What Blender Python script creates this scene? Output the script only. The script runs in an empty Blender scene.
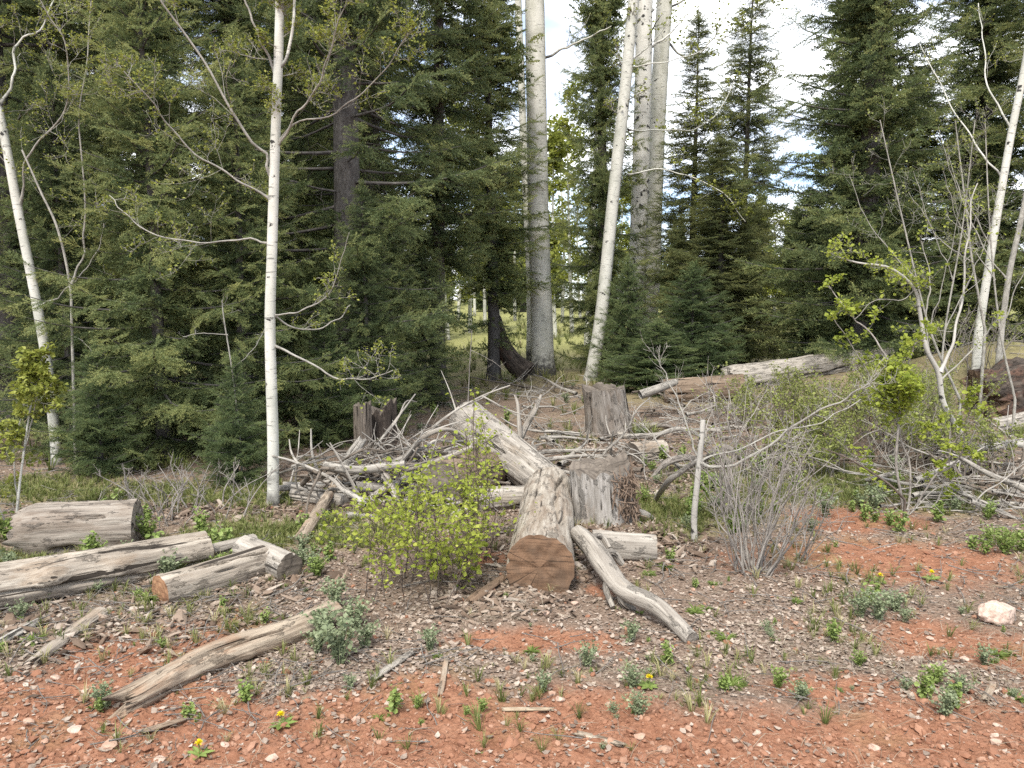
import bpy, math, random
import numpy as np
from mathutils import Vector, Matrix

random.seed(7)
RNG = np.random.default_rng(7)
SC = bpy.context.scene
COL = SC.collection
PI = math.pi

# ------------------------------------------------------------------ camera, sky, sun, exposure
FPX = 765.0                      # focal length in pixels of a 1024 px wide picture
CAM_H = 1.6
PITCH = math.radians(6.27)       # looking slightly down
cam_d = bpy.data.cameras.new('camera'); cam = bpy.data.objects.new('camera', cam_d); COL.objects.link(cam)
cam.location = (0, 0, CAM_H); cam.rotation_euler = (PI/2 - PITCH, 0, 0)
cam_d.sensor_width = 36.0; cam_d.lens = 36.0*FPX/1024.0; cam_d.clip_start = 0.05; cam_d.clip_end = 3000
SC.camera = cam

SUN_EL, SUN_AZ = math.radians(55), math.radians(-162)     # azimuth from +y towards +x
world = bpy.data.worlds.new('World'); SC.world = world; world.use_nodes = True
wt = world.node_tree; wt.nodes.clear()
wo = wt.nodes.new('ShaderNodeOutputWorld'); wb = wt.nodes.new('ShaderNodeBackground')
sky = wt.nodes.new('ShaderNodeTexSky'); sky.sky_type = 'NISHITA'; sky.sun_disc = False
sky.sun_elevation = SUN_EL; sky.sun_rotation = SUN_AZ; sky.altitude = 2800; sky.dust_density = 1.5
wc = wt.nodes.new('ShaderNodeTexCoord'); wm = wt.nodes.new('ShaderNodeMapping')
wm.inputs['Scale'].default_value = (1.0, 1.0, 2.6); wm.inputs['Location'].default_value = (2.3, 1.7, 0.2)
wn = wt.nodes.new('ShaderNodeTexNoise'); wn.inputs['Scale'].default_value = 2.6; wn.inputs['Detail'].default_value = 7
wr = wt.nodes.new('ShaderNodeValToRGB'); wr.color_ramp.elements[0].position = 0.38; wr.color_ramp.elements[1].position = 0.58; wr.color_ramp.elements[0].color = (.16, .16, .16, 1)
wx = wt.nodes.new('ShaderNodeMixRGB'); wx.inputs['Color2'].default_value = (12.5, 12.7, 13.0, 1)
wt.links.new(wc.outputs['Generated'], wm.inputs['Vector']); wt.links.new(wm.outputs[0], wn.inputs['Vector'])
wt.links.new(wn.outputs['Fac'], wr.inputs[0]); wt.links.new(wr.outputs[0], wx.inputs['Fac'])
wn2 = wt.nodes.new('ShaderNodeTexNoise'); wn2.inputs['Scale'].default_value = 5; wn2.inputs['Detail'].default_value = 6; wt.links.new(wm.outputs[0], wn2.inputs['Vector'])
wr2 = wt.nodes.new('ShaderNodeValToRGB'); wr2.color_ramp.elements[0].position = .3; wr2.color_ramp.elements[0].color = (.36, .38, .42, 1); wr2.color_ramp.elements[1].position = .62
wy = wt.nodes.new('ShaderNodeMixRGB'); wy.blend_type = 'MULTIPLY'; wy.inputs['Fac'].default_value = 1; wy.inputs['Color1'].default_value = (12.5, 12.7, 13.0, 1)
wt.links.new(wn2.outputs['Fac'], wr2.inputs[0]); wt.links.new(wr2.outputs[0], wy.inputs['Color2']); wt.links.new(wy.outputs[0], wx.inputs['Color2'])
wt.links.new(sky.outputs[0], wx.inputs['Color1']); wt.links.new(wx.outputs[0], wb.inputs['Color'])
wb.inputs['Strength'].default_value = 0.10
wt.links.new(wb.outputs[0], wo.inputs['Surface'])

sun_d = bpy.data.lights.new('sun', 'SUN'); sun = bpy.data.objects.new('sun', sun_d); COL.objects.link(sun)
sun_d.energy = 2.3; sun_d.angle = math.radians(14); sun_d.color = (1.0, 0.95, 0.87)
sdir = Vector((math.cos(SUN_EL)*math.sin(SUN_AZ), math.cos(SUN_EL)*math.cos(SUN_AZ), math.sin(SUN_EL)))
sun.rotation_euler = sdir.to_track_quat('Z', 'Y').to_euler()
SC.view_settings.view_transform = 'Standard'; SC.view_settings.look = 'None'
SC.view_settings.exposure = 1.33; SC.view_settings.gamma = 1.0; SC.view_settings.use_curve_mapping = False
SC.cycles.use_denoising = False; SC.cycles.sample_clamp_indirect = 4
SC.cycles.max_bounces = 7; SC.cycles.diffuse_bounces = 4; SC.cycles.glossy_bounces = 2
SC.cycles.transmission_bounces = 3; SC.cycles.caustics_reflective = False; SC.cycles.caustics_refractive = False

# ------------------------------------------------------------------ numeric helpers
def vnoise(x, y, z=0.0, seed=0):
    x, y, z = np.broadcast_arrays(np.asarray(x, float), np.asarray(y, float), np.asarray(z, float))
    xi, yi, zi = np.floor(x).astype(np.int64), np.floor(y).astype(np.int64), np.floor(z).astype(np.int64)
    fx, fy, fz = x-xi, y-yi, z-zi
    fx, fy, fz = [f*f*(3-2*f) for f in (fx, fy, fz)]
    def h(a, b, c):
        n = (a*374761393 + b*668265263 + c*2147483647 + seed*974711) & 0xffffffff
        n = ((n ^ (n >> 13))*1274126177) & 0xffffffff
        n = ((n ^ (n >> 15))*2246822519) & 0xffffffff
        return ((n ^ (n >> 16)) & 0xffff)/65535.0
    r = 0
    for dx in (0, 1):
        for dy in (0, 1):
            for dz in (0, 1):
                w = (fx if dx else 1-fx)*(fy if dy else 1-fy)*(fz if dz else 1-fz)
                r = r + w*h(xi+dx, yi+dy, zi+dz)
    return r*2-1
def fbm(x, y, z=0.0, octv=4, seed=0):
    a, s, t = 1.0, 0, 0
    for k in range(octv):
        s = s + a*vnoise(np.asarray(x)*2**k, np.asarray(y)*2**k, np.asarray(z)*2**k, seed+k*17); t += a; a *= .5
    return s/t
def sstep(a, b, x):
    t = np.clip((np.asarray(x, float)-a)/(b-a), 0, 1); return t*t*(3-2*t)

def ground_base(x, y):
    x, y = np.asarray(x, float), np.asarray(y, float)
    h = 0.03*fbm(x*.45, y*.45, 0, 3, 3)*sstep(1.5, 4, y)
    h = h + 0.02*np.clip(y-14, 0, 70)
    h = h + 0.30*np.exp(-(((x-5.2)/1.6)**2+((y-12.4)/1.3)**2))
    h = h + 0.95*np.exp(-(((x-7.6)/1.7)**2+((y-11.6)/1.5)**2))
    h = h + 0.05*np.exp(-(((x-0.6)/.35)**2+((y-5.0)/.3)**2))
    return h
def px_dir(px, py):
    u, v = (px-512)/FPX, -(py-384)/FPX
    c, s = math.cos(PITCH), math.sin(PITCH)
    return np.array([u, c+v*s, -s+v*c])
def G(px, py):
    """the ground point the camera sees at this pixel"""
    d = px_dir(px, py); t = 1.0
    while t < 300:
        p = d*t
        if CAM_H+p[2] <= float(ground_base(p[0], p[1])): break
        t *= 1.004
    return np.array([p[0], p[1], float(ground_base(p[0], p[1]))])
def P(px, py, Y):
    d = px_dir(px, py); t = Y/d[1]
    return np.array([d[0]*t, Y, CAM_H+d[2]*t])

# soil mask: 1 = bare red soil, 0 = litter
_blobs = [(120, 660, .55, .42), (40, 720, .6, .3), (560, 640, .40, .17), (250, 725, .9, .13), (900, 560, 1.0, .42), (870, 520, .8, .35),
          (500, 640, .35, .1), (620, 735, 1.2, .2), (960, 640, .45, .35), (830, 690, .5, .16), (275, 565, .18, .2), (490, 560, .22, .3), (600, 590, .15, .15)]
_BL = [(G(a, b), c, d) for a, b, c, d in _blobs]
def red_mask(x, y):
    x, y = np.asarray(x, float), np.asarray(y, float)
    m = 1-sstep(2.85, 3.3, y+.30*fbm(x*1.3, y*1.3, 5, 3, 11))
    for c, rx, ry in _BL:
        m = np.maximum(m, np.exp(-(((x-c[0])/rx)**2+((y-c[1])/ry)**2)*1.1))
    m = m+.55*fbm(x*2.2, y*2.2, 9, 6, 21)
    return sstep(.22, .85, m)
_gs = [(G(a, b), c, d) for a, b, c, d in [(820, 490, 1.1, .6), (690, 508, .7, .5), (740, 480, .8, .5), (930, 500, .6, .4), (575, 440, .3, .3), (640, 428, .3, .3), (300, 535, .7, .35), (170, 565, .6, .2), (30, 570, .6, .3), (860, 480, .7, .5), (150, 495, 1.2, .35), (20, 490, .8, .4), (240, 500, .6, .4)]]
def green_spot(x, y):
    m = 0
    for c, rx, ry in _gs: m = np.maximum(m, np.exp(-(((x-c[0])/rx)**2+((y-c[1])/ry)**2)))
    return np.clip(m*1.2+.5*fbm(np.asarray(x)*3, np.asarray(y)*3, 8, 3, 33)-.15, 0, 1)
def ground_h(x, y):
    x, y = np.asarray(x, float), np.asarray(y, float)
    near = 1-sstep(8, 14, np.hypot(x, y-3)-2)
    r = red_mask(x, y)
    h = ground_base(x, y)
    h = h + near*(0.020*fbm(x*3.1, y*3.1, 2, 3, 31) + (0.007+0.014*r)*fbm(x*13, y*13, 3, 3, 41))
    h = h + near*r*0.013*np.abs(fbm(x*31, y*31, 4, 3, 51)) - near*r*.012
    return h

# ------------------------------------------------------------------ mesh helpers
class MB:
    """collects vertices and faces, links them as one mesh object"""
    def __init__(s): s.V=[]; s.F=[]; s.M=[]; s.Gr=[]; s.T=[]; s.n=0
    def add(s, v, f, grain=None, tint=0.5, mat=0):
        v = np.asarray(v, float); f = np.asarray(f, np.int64)
        s.V.append(v); s.F.append(f+s.n); s.M.append(np.full(len(f), mat, np.int32))
        s.Gr.append(v.copy() if grain is None else np.asarray(grain, float))
        s.T.append(np.broadcast_to(np.asarray(tint, float), (len(v),)))
        s.n += len(v)
    def mesh(s, name, mats, smooth=True):
        me = bpy.data.meshes.new(name)
        if s.n:
            V = np.concatenate(s.V)
            me.vertices.add(len(V)); me.vertices.foreach_set('co', V.astype(np.float32).ravel())
            lt = np.concatenate([np.full(len(f), f.shape[1], np.int32) for f in s.F])
            li = np.concatenate([f.ravel() for f in s.F]).astype(np.int32)
            me.loops.add(len(li)); me.loops.foreach_set('vertex_index', li)
            me.polygons.add(len(lt)); ls = np.concatenate([[0], np.cumsum(lt)[:-1]]).astype(np.int32)
            me.polygons.foreach_set('loop_start', ls)
            me.polygons.foreach_set('material_index', np.concatenate(s.M))
            me.polygons.foreach_set('use_smooth', np.full(len(lt), smooth, bool))
            a = me.attributes.new('grain', 'FLOAT_VECTOR', 'POINT'); a.data.foreach_set('vector', np.concatenate(s.Gr).astype(np.float32).ravel())
            a = me.attributes.new('tint', 'FLOAT', 'POINT'); a.data.foreach_set('value', np.concatenate(s.T).astype(np.float32))
            me.update(calc_edges=True)
        for m in (mats if isinstance(mats, (list, tuple)) else [mats]): me.materials.append(m)
        return me
    def build(s, name, mats, parent=None, smooth=True):
        return link(name, s.mesh(name, mats, smooth), parent)
def link(name, data, parent=None):
    o = bpy.data.objects.new(name, data); COL.objects.link(o)
    if parent is not None: o.parent = parent
    return o
def tag(o, label=None, cat=None, group=None, kind=None):
    if label: o['label'] = label
    if cat: o['category'] = cat
    if group: o['group'] = group
    if kind: o['kind'] = kind
    return o
def thing(name, label, cat, loc=(0,0,0), group=None, rz=0):
    o = bpy.data.objects.new(name, None); COL.objects.link(o); o.empty_display_size = .1
    o.location = tuple(loc); o.rotation_euler = (0, 0, rz)
    return tag(o, label, cat, group)
def copy_tree(o, loc, rz, scale, label, group, parent=None):
    c = o.copy(); COL.objects.link(c)
    c.location = tuple(loc); c.rotation_euler = (0, 0, rz); c.scale = (scale,)*3 if np.isscalar(scale) else scale
    c['label'] = label
    if group: c['group'] = group
    elif 'group' in c: del c['group']
    for ch in o.children:
        d = ch.copy(); COL.objects.link(d); d.parent = c
    return c

def smooth_path(pts, n):
    pts = np.asarray(pts, float)
    if len(pts) < 3:
        t = np.linspace(0, 1, n)[:, None]; return pts[0]*(1-t)+pts[-1]*t
    p = np.vstack([2*pts[0]-pts[1], pts, 2*pts[-1]-pts[-2]])
    seg = len(pts)-1; out = []
    for u in np.linspace(0, seg, n):
        i = min(int(u), seg-1); t = u-i
        a, b, c, d = p[i], p[i+1], p[i+2], p[i+3]
        out.append(.5*((2*b)+(-a+c)*t+(2*a-5*b+4*c-d)*t*t+(-a+3*b-3*c+d)*t**3))
    return np.array(out)
def frames(pts):
    pts = np.asarray(pts, float)
    T = np.gradient(pts, axis=0); T /= (np.linalg.norm(T, axis=1, keepdims=True)+1e-9)
    u = np.cross(T[0], [0.31, 0.2, .93]); u /= np.linalg.norm(u)+1e-9
    U = np.zeros_like(pts)
    for i in range(len(pts)):
        u = u-T[i]*u.dot(T[i]); u /= np.linalg.norm(u)+1e-9; U[i] = u
    return T, U, np.cross(T, U)
def tube(mb, pts, rad, k=6, mat=0, tint=.5, z0=0.0, rough=0.0, seed=0, cap=True, twist=0):
    pts = np.asarray(pts, float); n = len(pts); rad = np.broadcast_to(np.asarray(rad, float), (n,))
    T, U, W = frames(pts)
    th = np.linspace(0, 2*PI, k, endpoint=False)
    L = np.concatenate([[0], np.cumsum(np.linalg.norm(np.diff(pts, axis=0), axis=1))])
    C, S = np.cos(th)[None, :], np.sin(th)[None, :]
    R = np.repeat(rad[:, None], k, 1)
    if rough:
        R = R*(1+rough*fbm(C*1.3+seed*3.1, S*1.3, (L*3/ max(.02, rad.max())*.06)[:, None], 3, seed))
    v = pts[:, None]+R[..., None]*(C[..., None]*U[:, None]+S[..., None]*W[:, None])
    g = np.stack([R*C+seed*1.37, R*S+np.zeros_like(R), np.repeat((L+z0)[:, None], k, 1)], -1)
    i = np.arange(n-1)[:, None]*k; j = np.arange(k)[None]; j2 = (j+1) % k
    f = np.stack([i+j, i+j2, i+k+j2, i+k+j], -1).reshape(-1, 4)
    vv, gg = v.reshape(-1, 3), g.reshape(-1, 3)
    mb.add(vv, f, gg, tint, mat)
    if cap:
        b = mb.n
        mb.add(np.vstack([v[-1], pts[-1:]]), np.array([[q, (q+1) % k, k] for q in range(k)]), np.vstack([g[-1], g[-1].mean(0, keepdims=True)]), tint, mat)
    return
def inst(mb, tv, tf, org, bas, scl, tint=None, ttint=None, mat=0):
    """many transformed copies of one small template in one mesh: org (N,3), bas (N,3,3) rows = local axes, scl (N,) or (N,3)"""
    N = len(org)
    if N == 0: return
    scl = np.asarray(scl, float); scl = scl[:, None, None] if scl.ndim == 1 else scl[:, None, :]
    v = np.einsum('nmi,nij->nmj', tv[None]*scl, bas)+org[:, None]
    f = (np.asarray(tf)[None]+(np.arange(N)*len(tv))[:, None, None]).reshape(-1, np.asarray(tf).shape[1])
    t = np.zeros((N, len(tv))) + (np.asarray(tint)[:, None] if tint is not None else .5)
    if ttint is not None: t = t+ttint[None]
    mb.add(v.reshape(-1, 3), f, np.broadcast_to(tv, (N,)+tv.shape).reshape(-1, 3), t.ravel(), mat)
def rand_basis(n, tilt, rng=RNG):
    az = rng.uniform(0, 2*PI, n); ax = rng.normal(0, tilt, n); ay = rng.normal(0, tilt, n)
    x = np.stack([np.cos(az), np.sin(az), ax], -1); x /= np.linalg.norm(x, axis=1, keepdims=True)
    z = np.stack([-ax*np.cos(az)+ay*np.sin(az), -ax*np.sin(az)-ay*np.cos(az), np.ones(n)], -1)
    z -= x*(x*z).sum(1, keepdims=True); z /= np.linalg.norm(z, axis=1, keepdims=True)
    return np.stack([x, np.cross(z, x), z], 1)

# ------------------------------------------------------------------ materials
def new_mat(name):
    m = bpy.data.materials.new(name); m.use_nodes = True
    nt = m.node_tree; b = nt.nodes['Principled BSDF']
    b.inputs['Specular IOR Level'].default_value = .25
    return m, nt, b
def N(nt, t, **kw):
    n = nt.nodes.new(t)
    for k, v in kw.items():
        if k in n.inputs: n.inputs[k].default_value = v
        else: setattr(n, k, v)
    return n
def ramp(nt, src, stops):
    r = nt.nodes.new('ShaderNodeValToRGB'); e = r.color_ramp.elements
    while len(e) < len(stops): e.new(.5)
    for q, (p, c) in zip(e, stops): q.position = p; q.color = (c, c, c, 1) if np.isscalar(c) else (*c, 1)
    nt.links.new(src, r.inputs[0]); return r.outputs[0]
def mix(nt, f, a, b, mode='MIX'):
    n = nt.nodes.new('ShaderNodeMixRGB'); n.blend_type = mode
    for s, i in ((f, 0), (a, 1), (b, 2)):
        if hasattr(s, 'is_linked') or hasattr(s, 'links'): nt.links.new(s, n.inputs[i])
        elif i == 0: n.inputs[0].default_value = s
        else: n.inputs[i].default_value = (*s, 1)
    return n.outputs[0]
def noise(nt, vec, scale, detail=4, rough=.55, mapping=None):
    if mapping is not None:
        mp = nt.nodes.new('ShaderNodeMapping'); mp.inputs['Scale'].default_value = mapping
        nt.links.new(vec, mp.inputs[0]); vec = mp.outputs[0]
    n = nt.nodes.new('ShaderNodeTexNoise'); n.inputs['Scale'].default_value = scale
    n.inputs['Detail'].default_value = detail; n.inputs['Roughness'].default_value = rough
    nt.links.new(vec, n.inputs['Vector']); return n.outputs['Fac']
def attr(nt, name):
    a = nt.nodes.new('ShaderNodeAttribute'); a.attribute_name = name; return a
def bump(nt, b, h, strength, dist):
    n = nt.nodes.new('ShaderNodeBump'); n.inputs['Strength'].default_value = strength; n.inputs['Distance'].default_value = dist
    nt.links.new(h, n.inputs['Height']); nt.links.new(n.outputs[0], b.inputs['Normal'])

def wood_mat(name, light, mid, dark, patch=None, patch_pos=.55, grain=1.0, rot=None):
    """weathered wood: fibres along the stem, drying cracks, stained patches"""
    m, nt, b = new_mat(name); g = attr(nt, 'grain').outputs['Vector']
    f = noise(nt, g, 42*grain, 6, .68, (1, 1, .085))
    big = noise(nt, g, 5, 4, .6, (1, 1, .45))
    col = ramp(nt, f, [(.33, dark), (.47, mid), (.62, light)])
    col = mix(nt, ramp(nt, noise(nt, g, 14, 5, .65, (1, 1, .10)), [(.38, .75), (.55, 0.0)]), col, tuple((a_+b_)/2 for a_, b_ in zip(mid, dark)))
    col = mix(nt, ramp(nt, big, [(.35, 0.0), (.7, .55)]), col, mid)
    if patch:
        p = noise(nt, g, 7, 5, .65, (1, 1, .35))
        pf = ramp(nt, p, [(patch_pos-.03, 0.0), (patch_pos+.05, 1.0)])
        col = mix(nt, pf, col, mix(nt, .6, patch, col))
    if rot:
        p2 = noise(nt, g, 4.0, 4, .6, (1, 1, .5))
        col = mix(nt, ramp(nt, p2, [(.52, 0.0), (.62, .85)]), col, rot)
    fl = ramp(nt, noise(nt, g, 16, 6, .7, (1, 1, .38)), [(.565, 0.0), (.60, 1.0)])
    col = mix(nt, mix(nt, .75, (0, 0, 0), fl), col, tuple(q*.5 for q in mid))
    cr = noise(nt, g, 26*grain, 3, .5, (1, 1, .03))
    cf = ramp(nt, cr, [(.335, 1.0), (.375, 0.0)])
    col = mix(nt, cf, col, tuple(c*.35 for c in dark))
    nt.links.new(col, b.inputs['Base Color']); b.inputs['Roughness'].default_value = .85
    hh = mix(nt, .3, mix(nt, cf, f, (0, 0, 0)), fl)
    bump(nt, b, hh, 1.0, .018)
    return m
def cut_mat(name, a, c, stain, ring=60):
    """sawn end grain: rings round the pith, radial checks, a stain"""
    m, nt, b = new_mat(name); g = attr(nt, 'grain').outputs['Vector']
    ln = nt.nodes.new('ShaderNodeVectorMath'); ln.operation = 'LENGTH'
    mp = nt.nodes.new('ShaderNodeMapping'); mp.inputs['Scale'].default_value = (1, 1, 0); nt.links.new(g, mp.inputs[0])
    nt.links.new(mp.outputs[0], ln.inputs[0])
    w = noise(nt, g, 9, 3)
    ad = N(nt, 'ShaderNodeMath', operation='MULTIPLY_ADD'); nt.links.new(w, ad.inputs[0]); ad.inputs[1].default_value = .018; nt.links.new(ln.outputs['Value'], ad.inputs[2])
    sn = N(nt, 'ShaderNodeMath', operation='MULTIPLY'); nt.links.new(ad.outputs[0], sn.inputs[0]); sn.inputs[1].default_value = ring*2
    si = N(nt, 'ShaderNodeMath', operation='SINE'); nt.links.new(sn.outputs[0], si.inputs[0])
    r01 = ramp(nt, si.outputs[0], [(0.0, 0.0), (.9, .9)])
    col = mix(nt, r01, a, c)
    st = noise(nt, g, 6, 5, .65)
    col = mix(nt, ramp(nt, st, [(.45, 0.0), (.62, .8)]), col, stain)
    nv = nt.nodes.new('ShaderNodeVectorMath'); nv.operation = 'NORMALIZE'; nt.links.new(mp.outputs[0], nv.inputs[0])
    rc = noise(nt, nv.outputs[0], 5, 2, .5)
    col = mix(nt, ramp(nt, rc, [(.33, .8), (.35, 0.0)]), col, tuple(q*.2 for q in stain))
    sp = noise(nt, g, 70, 4, .7, (.07, 1, .07))
    col = mix(nt, ramp(nt, sp, [(.33, .8), (.45, 0.0)]), col, tuple(q*.35 for q in stain))
    nt.links.new(col, b.inputs['Base Color']); b.inputs['Roughness'].default_value = .9
    bump(nt, b, sp, .5, .005)
    return m
def aspen_mat(name, base=(.62, .60, .52), grey=(.40, .41, .36), scar=.64, foot=0.0, lent=.66, k_=1.0):
    m, nt, b = new_mat(name); g = attr(nt, 'grain').outputs['Vector']
    col = mix(nt, ramp(nt, noise(nt, g, 6, 5, .6, (1, 1, .5)), [(.42, 0.0), (.72, 1.0)]), base, grey)
    le = noise(nt, g, 9*k_, 4, .6, (1, 1, 7))
    col = mix(nt, ramp(nt, le, [(lent-.04, 0.0), (lent, .75)]), col, (.10, .095, .085))
    sc = noise(nt, g, 8.5*k_, 4, .62, (1, 1, 1.3))
    scf = ramp(nt, sc, [(scar, 0.0), (scar+.035, 1.0)])
    col = mix(nt, scf, col, (.035, .033, .03))
    if foot:
        sx = N(nt, 'ShaderNodeSeparateXYZ'); nt.links.new(g, sx.inputs[0])
        k = N(nt, 'ShaderNodeMath', operation='MULTIPLY_ADD'); nt.links.new(noise(nt, g, 12, 4), k.inputs[0]); k.inputs[1].default_value = .9; nt.links.new(sx.outputs['Z'], k.inputs[2])
        col = mix(nt, ramp(nt, k.outputs[0], [(min(.98, foot*.5), 1.0), (min(1.0, foot), 0.0)]), col, (.07, .065, .06))
    nt.links.new(col, b.inputs['Base Color']); b.inputs['Roughness'].default_value = .75
    bump(nt, b, mix(nt, .5, le, sc), .35, .006)
    return m
def bark_mat(name, a, c, scale=22):
    m, nt, b = new_mat(name); g = attr(nt, 'grain').outputs['Vector']
    n1 = noise(nt, g, scale, 6, .7, (1, 1, .45)); n2 = noise(nt, g, 4, 3)
    col = mix(nt, ramp(nt, n2, [(.35, 0.0), (.7, .6)]), ramp(nt, n1, [(.32, tuple(x*.4 for x in a)), (.5, a), (.7, c)]), a)
    nt.links.new(col, b.inputs['Base Color']); b.inputs['Roughness'].default_value = .95
    bump(nt, b, n1, 1.0, .02)
    return m
def leaf_mat(name, stops, trans=.35, var=.0, rough=.55):
    """leaf or needle: colour by the leaf's own tint and the clump it belongs to, some light passing through"""
    m, nt, b = new_mat(name); t = attr(nt, 'tint').outputs['Fac']
    tc = nt.nodes.new('ShaderNodeTexCoord').outputs['Object']
    oi = nt.nodes.new('ShaderNodeObjectInfo').outputs['Random']
    k = N(nt, 'ShaderNodeMath', operation='MULTIPLY_ADD'); nt.links.new(noise(nt, tc, 1.4, 3), k.inputs[0]); k.inputs[1].default_value = var
    k2 = N(nt, 'ShaderNodeMath', operation='MULTIPLY_ADD'); nt.links.new(oi, k2.inputs[0]); k2.inputs[1].default_value = var*.5; nt.links.new(t, k2.inputs[2])
    nt.links.new(k2.outputs[0], k.inputs[2])
    sb = N(nt, 'ShaderNodeMath', operation='SUBTRACT'); nt.links.new(k.outputs[0], sb.inputs[0]); sb.inputs[1].default_value = var*.75
    col = ramp(nt, sb.outputs[0], stops)
    nt.links.new(col, b.inputs['Base Color']); b.inputs['Roughness'].default_value = rough
    if trans:
        tr = nt.nodes.new('ShaderNodeBsdfTranslucent'); ms = nt.nodes.new('ShaderNodeMixShader'); ms.inputs[0].default_value = trans
        nt.links.new(col, tr.inputs[0]); nt.links.new(b.outputs[0], ms.inputs[1]); nt.links.new(tr.outputs[0], ms.inputs[2])
        out = [n for n in nt.nodes if n.type == 'OUTPUT_MATERIAL'][0]; nt.links.new(ms.outputs[0], out.inputs['Surface'])
    return m

M = {}
M['log_pale'] = wood_mat('wood_pale', (.46, .41, .34), (.31, .265, .215), (.10, .08, .062), patch=(.20, .13, .075), patch_pos=.57)
M['log_flaky'] = wood_mat('wood_flaky', (.44, .40, .34), (.31, .27, .22), (.12, .095, .075), patch=(.16, .105, .068), patch_pos=.52)
M['log_old'] = wood_mat('wood_old_grey', (.33, .295, .25), (.24, .205, .17), (.085, .068, .055), patch=(.14, .10, .07), patch_pos=.55)
M['log_grey'] = wood_mat('wood_grey', (.44, .40, .35), (.31, .28, .24), (.11, .095, .08), patch=(.24, .19, .14), patch_pos=.6)
M['log_tan'] = wood_mat('wood_tan', (.43, .36, .275), (.30, .24, .18), (.11, .078, .052), patch=(.26, .135, .072), patch_pos=.56)
M['log_brown'] = wood_mat('wood_brown', (.30, .23, .17), (.19, .14, .10), (.07, .05, .035), patch=(.12, .08, .05))
M['log_dark'] = wood_mat('wood_dark', (.12, .095, .075), (.06, .047, .038), (.02, .016, .013), rot=(.095, .052, .036))
M['stump_grey'] = wood_mat('stump_wood', (.37, .345, .32), (.26, .24, .215), (.11, .095, .08), patch=(.24, .18, .13), patch_pos=.6)
M['stick'] = wood_mat('stick_wood', (.46, .43, .38), (.31, .285, .25), (.12, .105, .09), grain=1.5)
M['stick_dark'] = wood_mat('stick_dark_wood', (.24, .20, .165), (.15, .125, .10), (.06, .048, .04), grain=1.5)
M['bleached'] = wood_mat('bleached_wood', (.40, .365, .315), (.29, .26, .222), (.11, .092, .075), patch=(.42, .27, .13), patch_pos=.66)
M['stump_brown'] = wood_mat('stump_brown_wood', (.30, .27, .24), (.215, .19, .165), (.075, .062, .05), patch=(.15, .11, .08), patch_pos=.55)
M['rot'] = wood_mat('rotten_wood', (.27, .19, .13), (.18, .12, .08), (.07, .045, .03), grain=.8)
M['cut_brown'] = cut_mat('cut_brown', (.185, .112, .068), (.160, .095, .058), (.10, .066, .044), 210)
M['cut_grey'] = cut_mat('cut_grey', (.16, .135, .11), (.12, .10, .083), (.075, .062, .05), 70)
M['cut_red'] = cut_mat('cut_red', (.33, .19, .105), (.25, .13, .07), (.16, .08, .045), 110)
M['cut_pale'] = cut_mat('cut_pale', (.46, .39, .29), (.38, .31, .22), (.24, .18, .12), 110)
M['aspen_dead'] = aspen_mat('dead_aspen_bark', (.42, .40, .36), (.27, .255, .23), scar=.62)
M['aspen'] = aspen_mat('aspen_bark', (.54, .53, .475), (.36, .365, .315), scar=.635, lent=.645, foot=.75)
M['aspen_old'] = aspen_mat('aspen_bark_scarred', (.62, .60, .55), (.46, .45, .40), scar=.575, foot=1.0, lent=.66, k_=.6)
M['aspen_big'] = aspen_mat('aspen_bark_grey', (.54, .525, .46), (.37, .365, .30), scar=.655, foot=1.25, lent=.64, k_=.8)
M['aspen_twig'] = bark_mat('aspen_twig_bark', (.30, .285, .25), (.44, .42, .37))
M['twig_grey'] = bark_mat('grey_twig_bark', (.25, .225, .20), (.40, .37, .33))
M['twig_brown'] = bark_mat('brown_twig_bark', (.11, .085, .07), (.19, .15, .12))
M['spruce_bark'] = bark_mat('spruce_bark', (.085, .078, .072), (.17, .16, .148), 26)
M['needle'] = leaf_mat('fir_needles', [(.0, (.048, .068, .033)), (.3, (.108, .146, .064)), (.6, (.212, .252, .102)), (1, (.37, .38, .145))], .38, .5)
M['needle_light'] = leaf_mat('spire_fir_needles', [(.0, (.07, .09, .045)), (.35, (.14, .165, .07)), (.65, (.24, .255, .10)), (1, (.36, .35, .14))], .38, .4)
M['needle_blue'] = leaf_mat('young_fir_needles', [(0, (.045, .07, .032)), (.5, (.115, .16, .068)), (1, (.26, .30, .12))], .35, .4)
M['leaf_new'] = leaf_mat('new_aspen_leaves', [(0, (.13, .15, .03)), (.5, (.25, .28, .055)), (1, (.38, .38, .09))], .4, .2)
M['leaf_green'] = leaf_mat('bright_green_leaves', [(0, (.17, .22, .03)), (.5, (.33, .385, .06)), (1, (.48, .51, .11))], .5, .25)
M['leaf_olive'] = leaf_mat('olive_leaves', [(0, (.13, .15, .04)), (.5, (.24, .27, .075)), (1, (.35, .38, .12))], .4, .3)
M['weed'] = leaf_mat('weed_leaves', [(0, (.11, .15, .035)), (.5, (.20, .27, .07)), (1, (.34, .40, .15))], .3, .35)
M['weed_blue'] = leaf_mat('grey_green_leaves', [(0, (.12, .15, .08)), (.5, (.21, .25, .14)), (1, (.33, .36, .22))], .25, .3)
M['grass'] = leaf_mat('grass_blades', [(0, (.07, .09, .025)), (.45, (.16, .19, .055)), (.75, (.30, .29, .12)), (1, (.42, .36, .22))], .3, .2)
M['dry_leaf'] = leaf_mat('dry_leaves', [(0, (.125, .092, .070)), (.35, (.235, .182, .145)), (.65, (.335, .27, .215)), (1, (.45, .375, .31))], .12, .05, .75)
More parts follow.
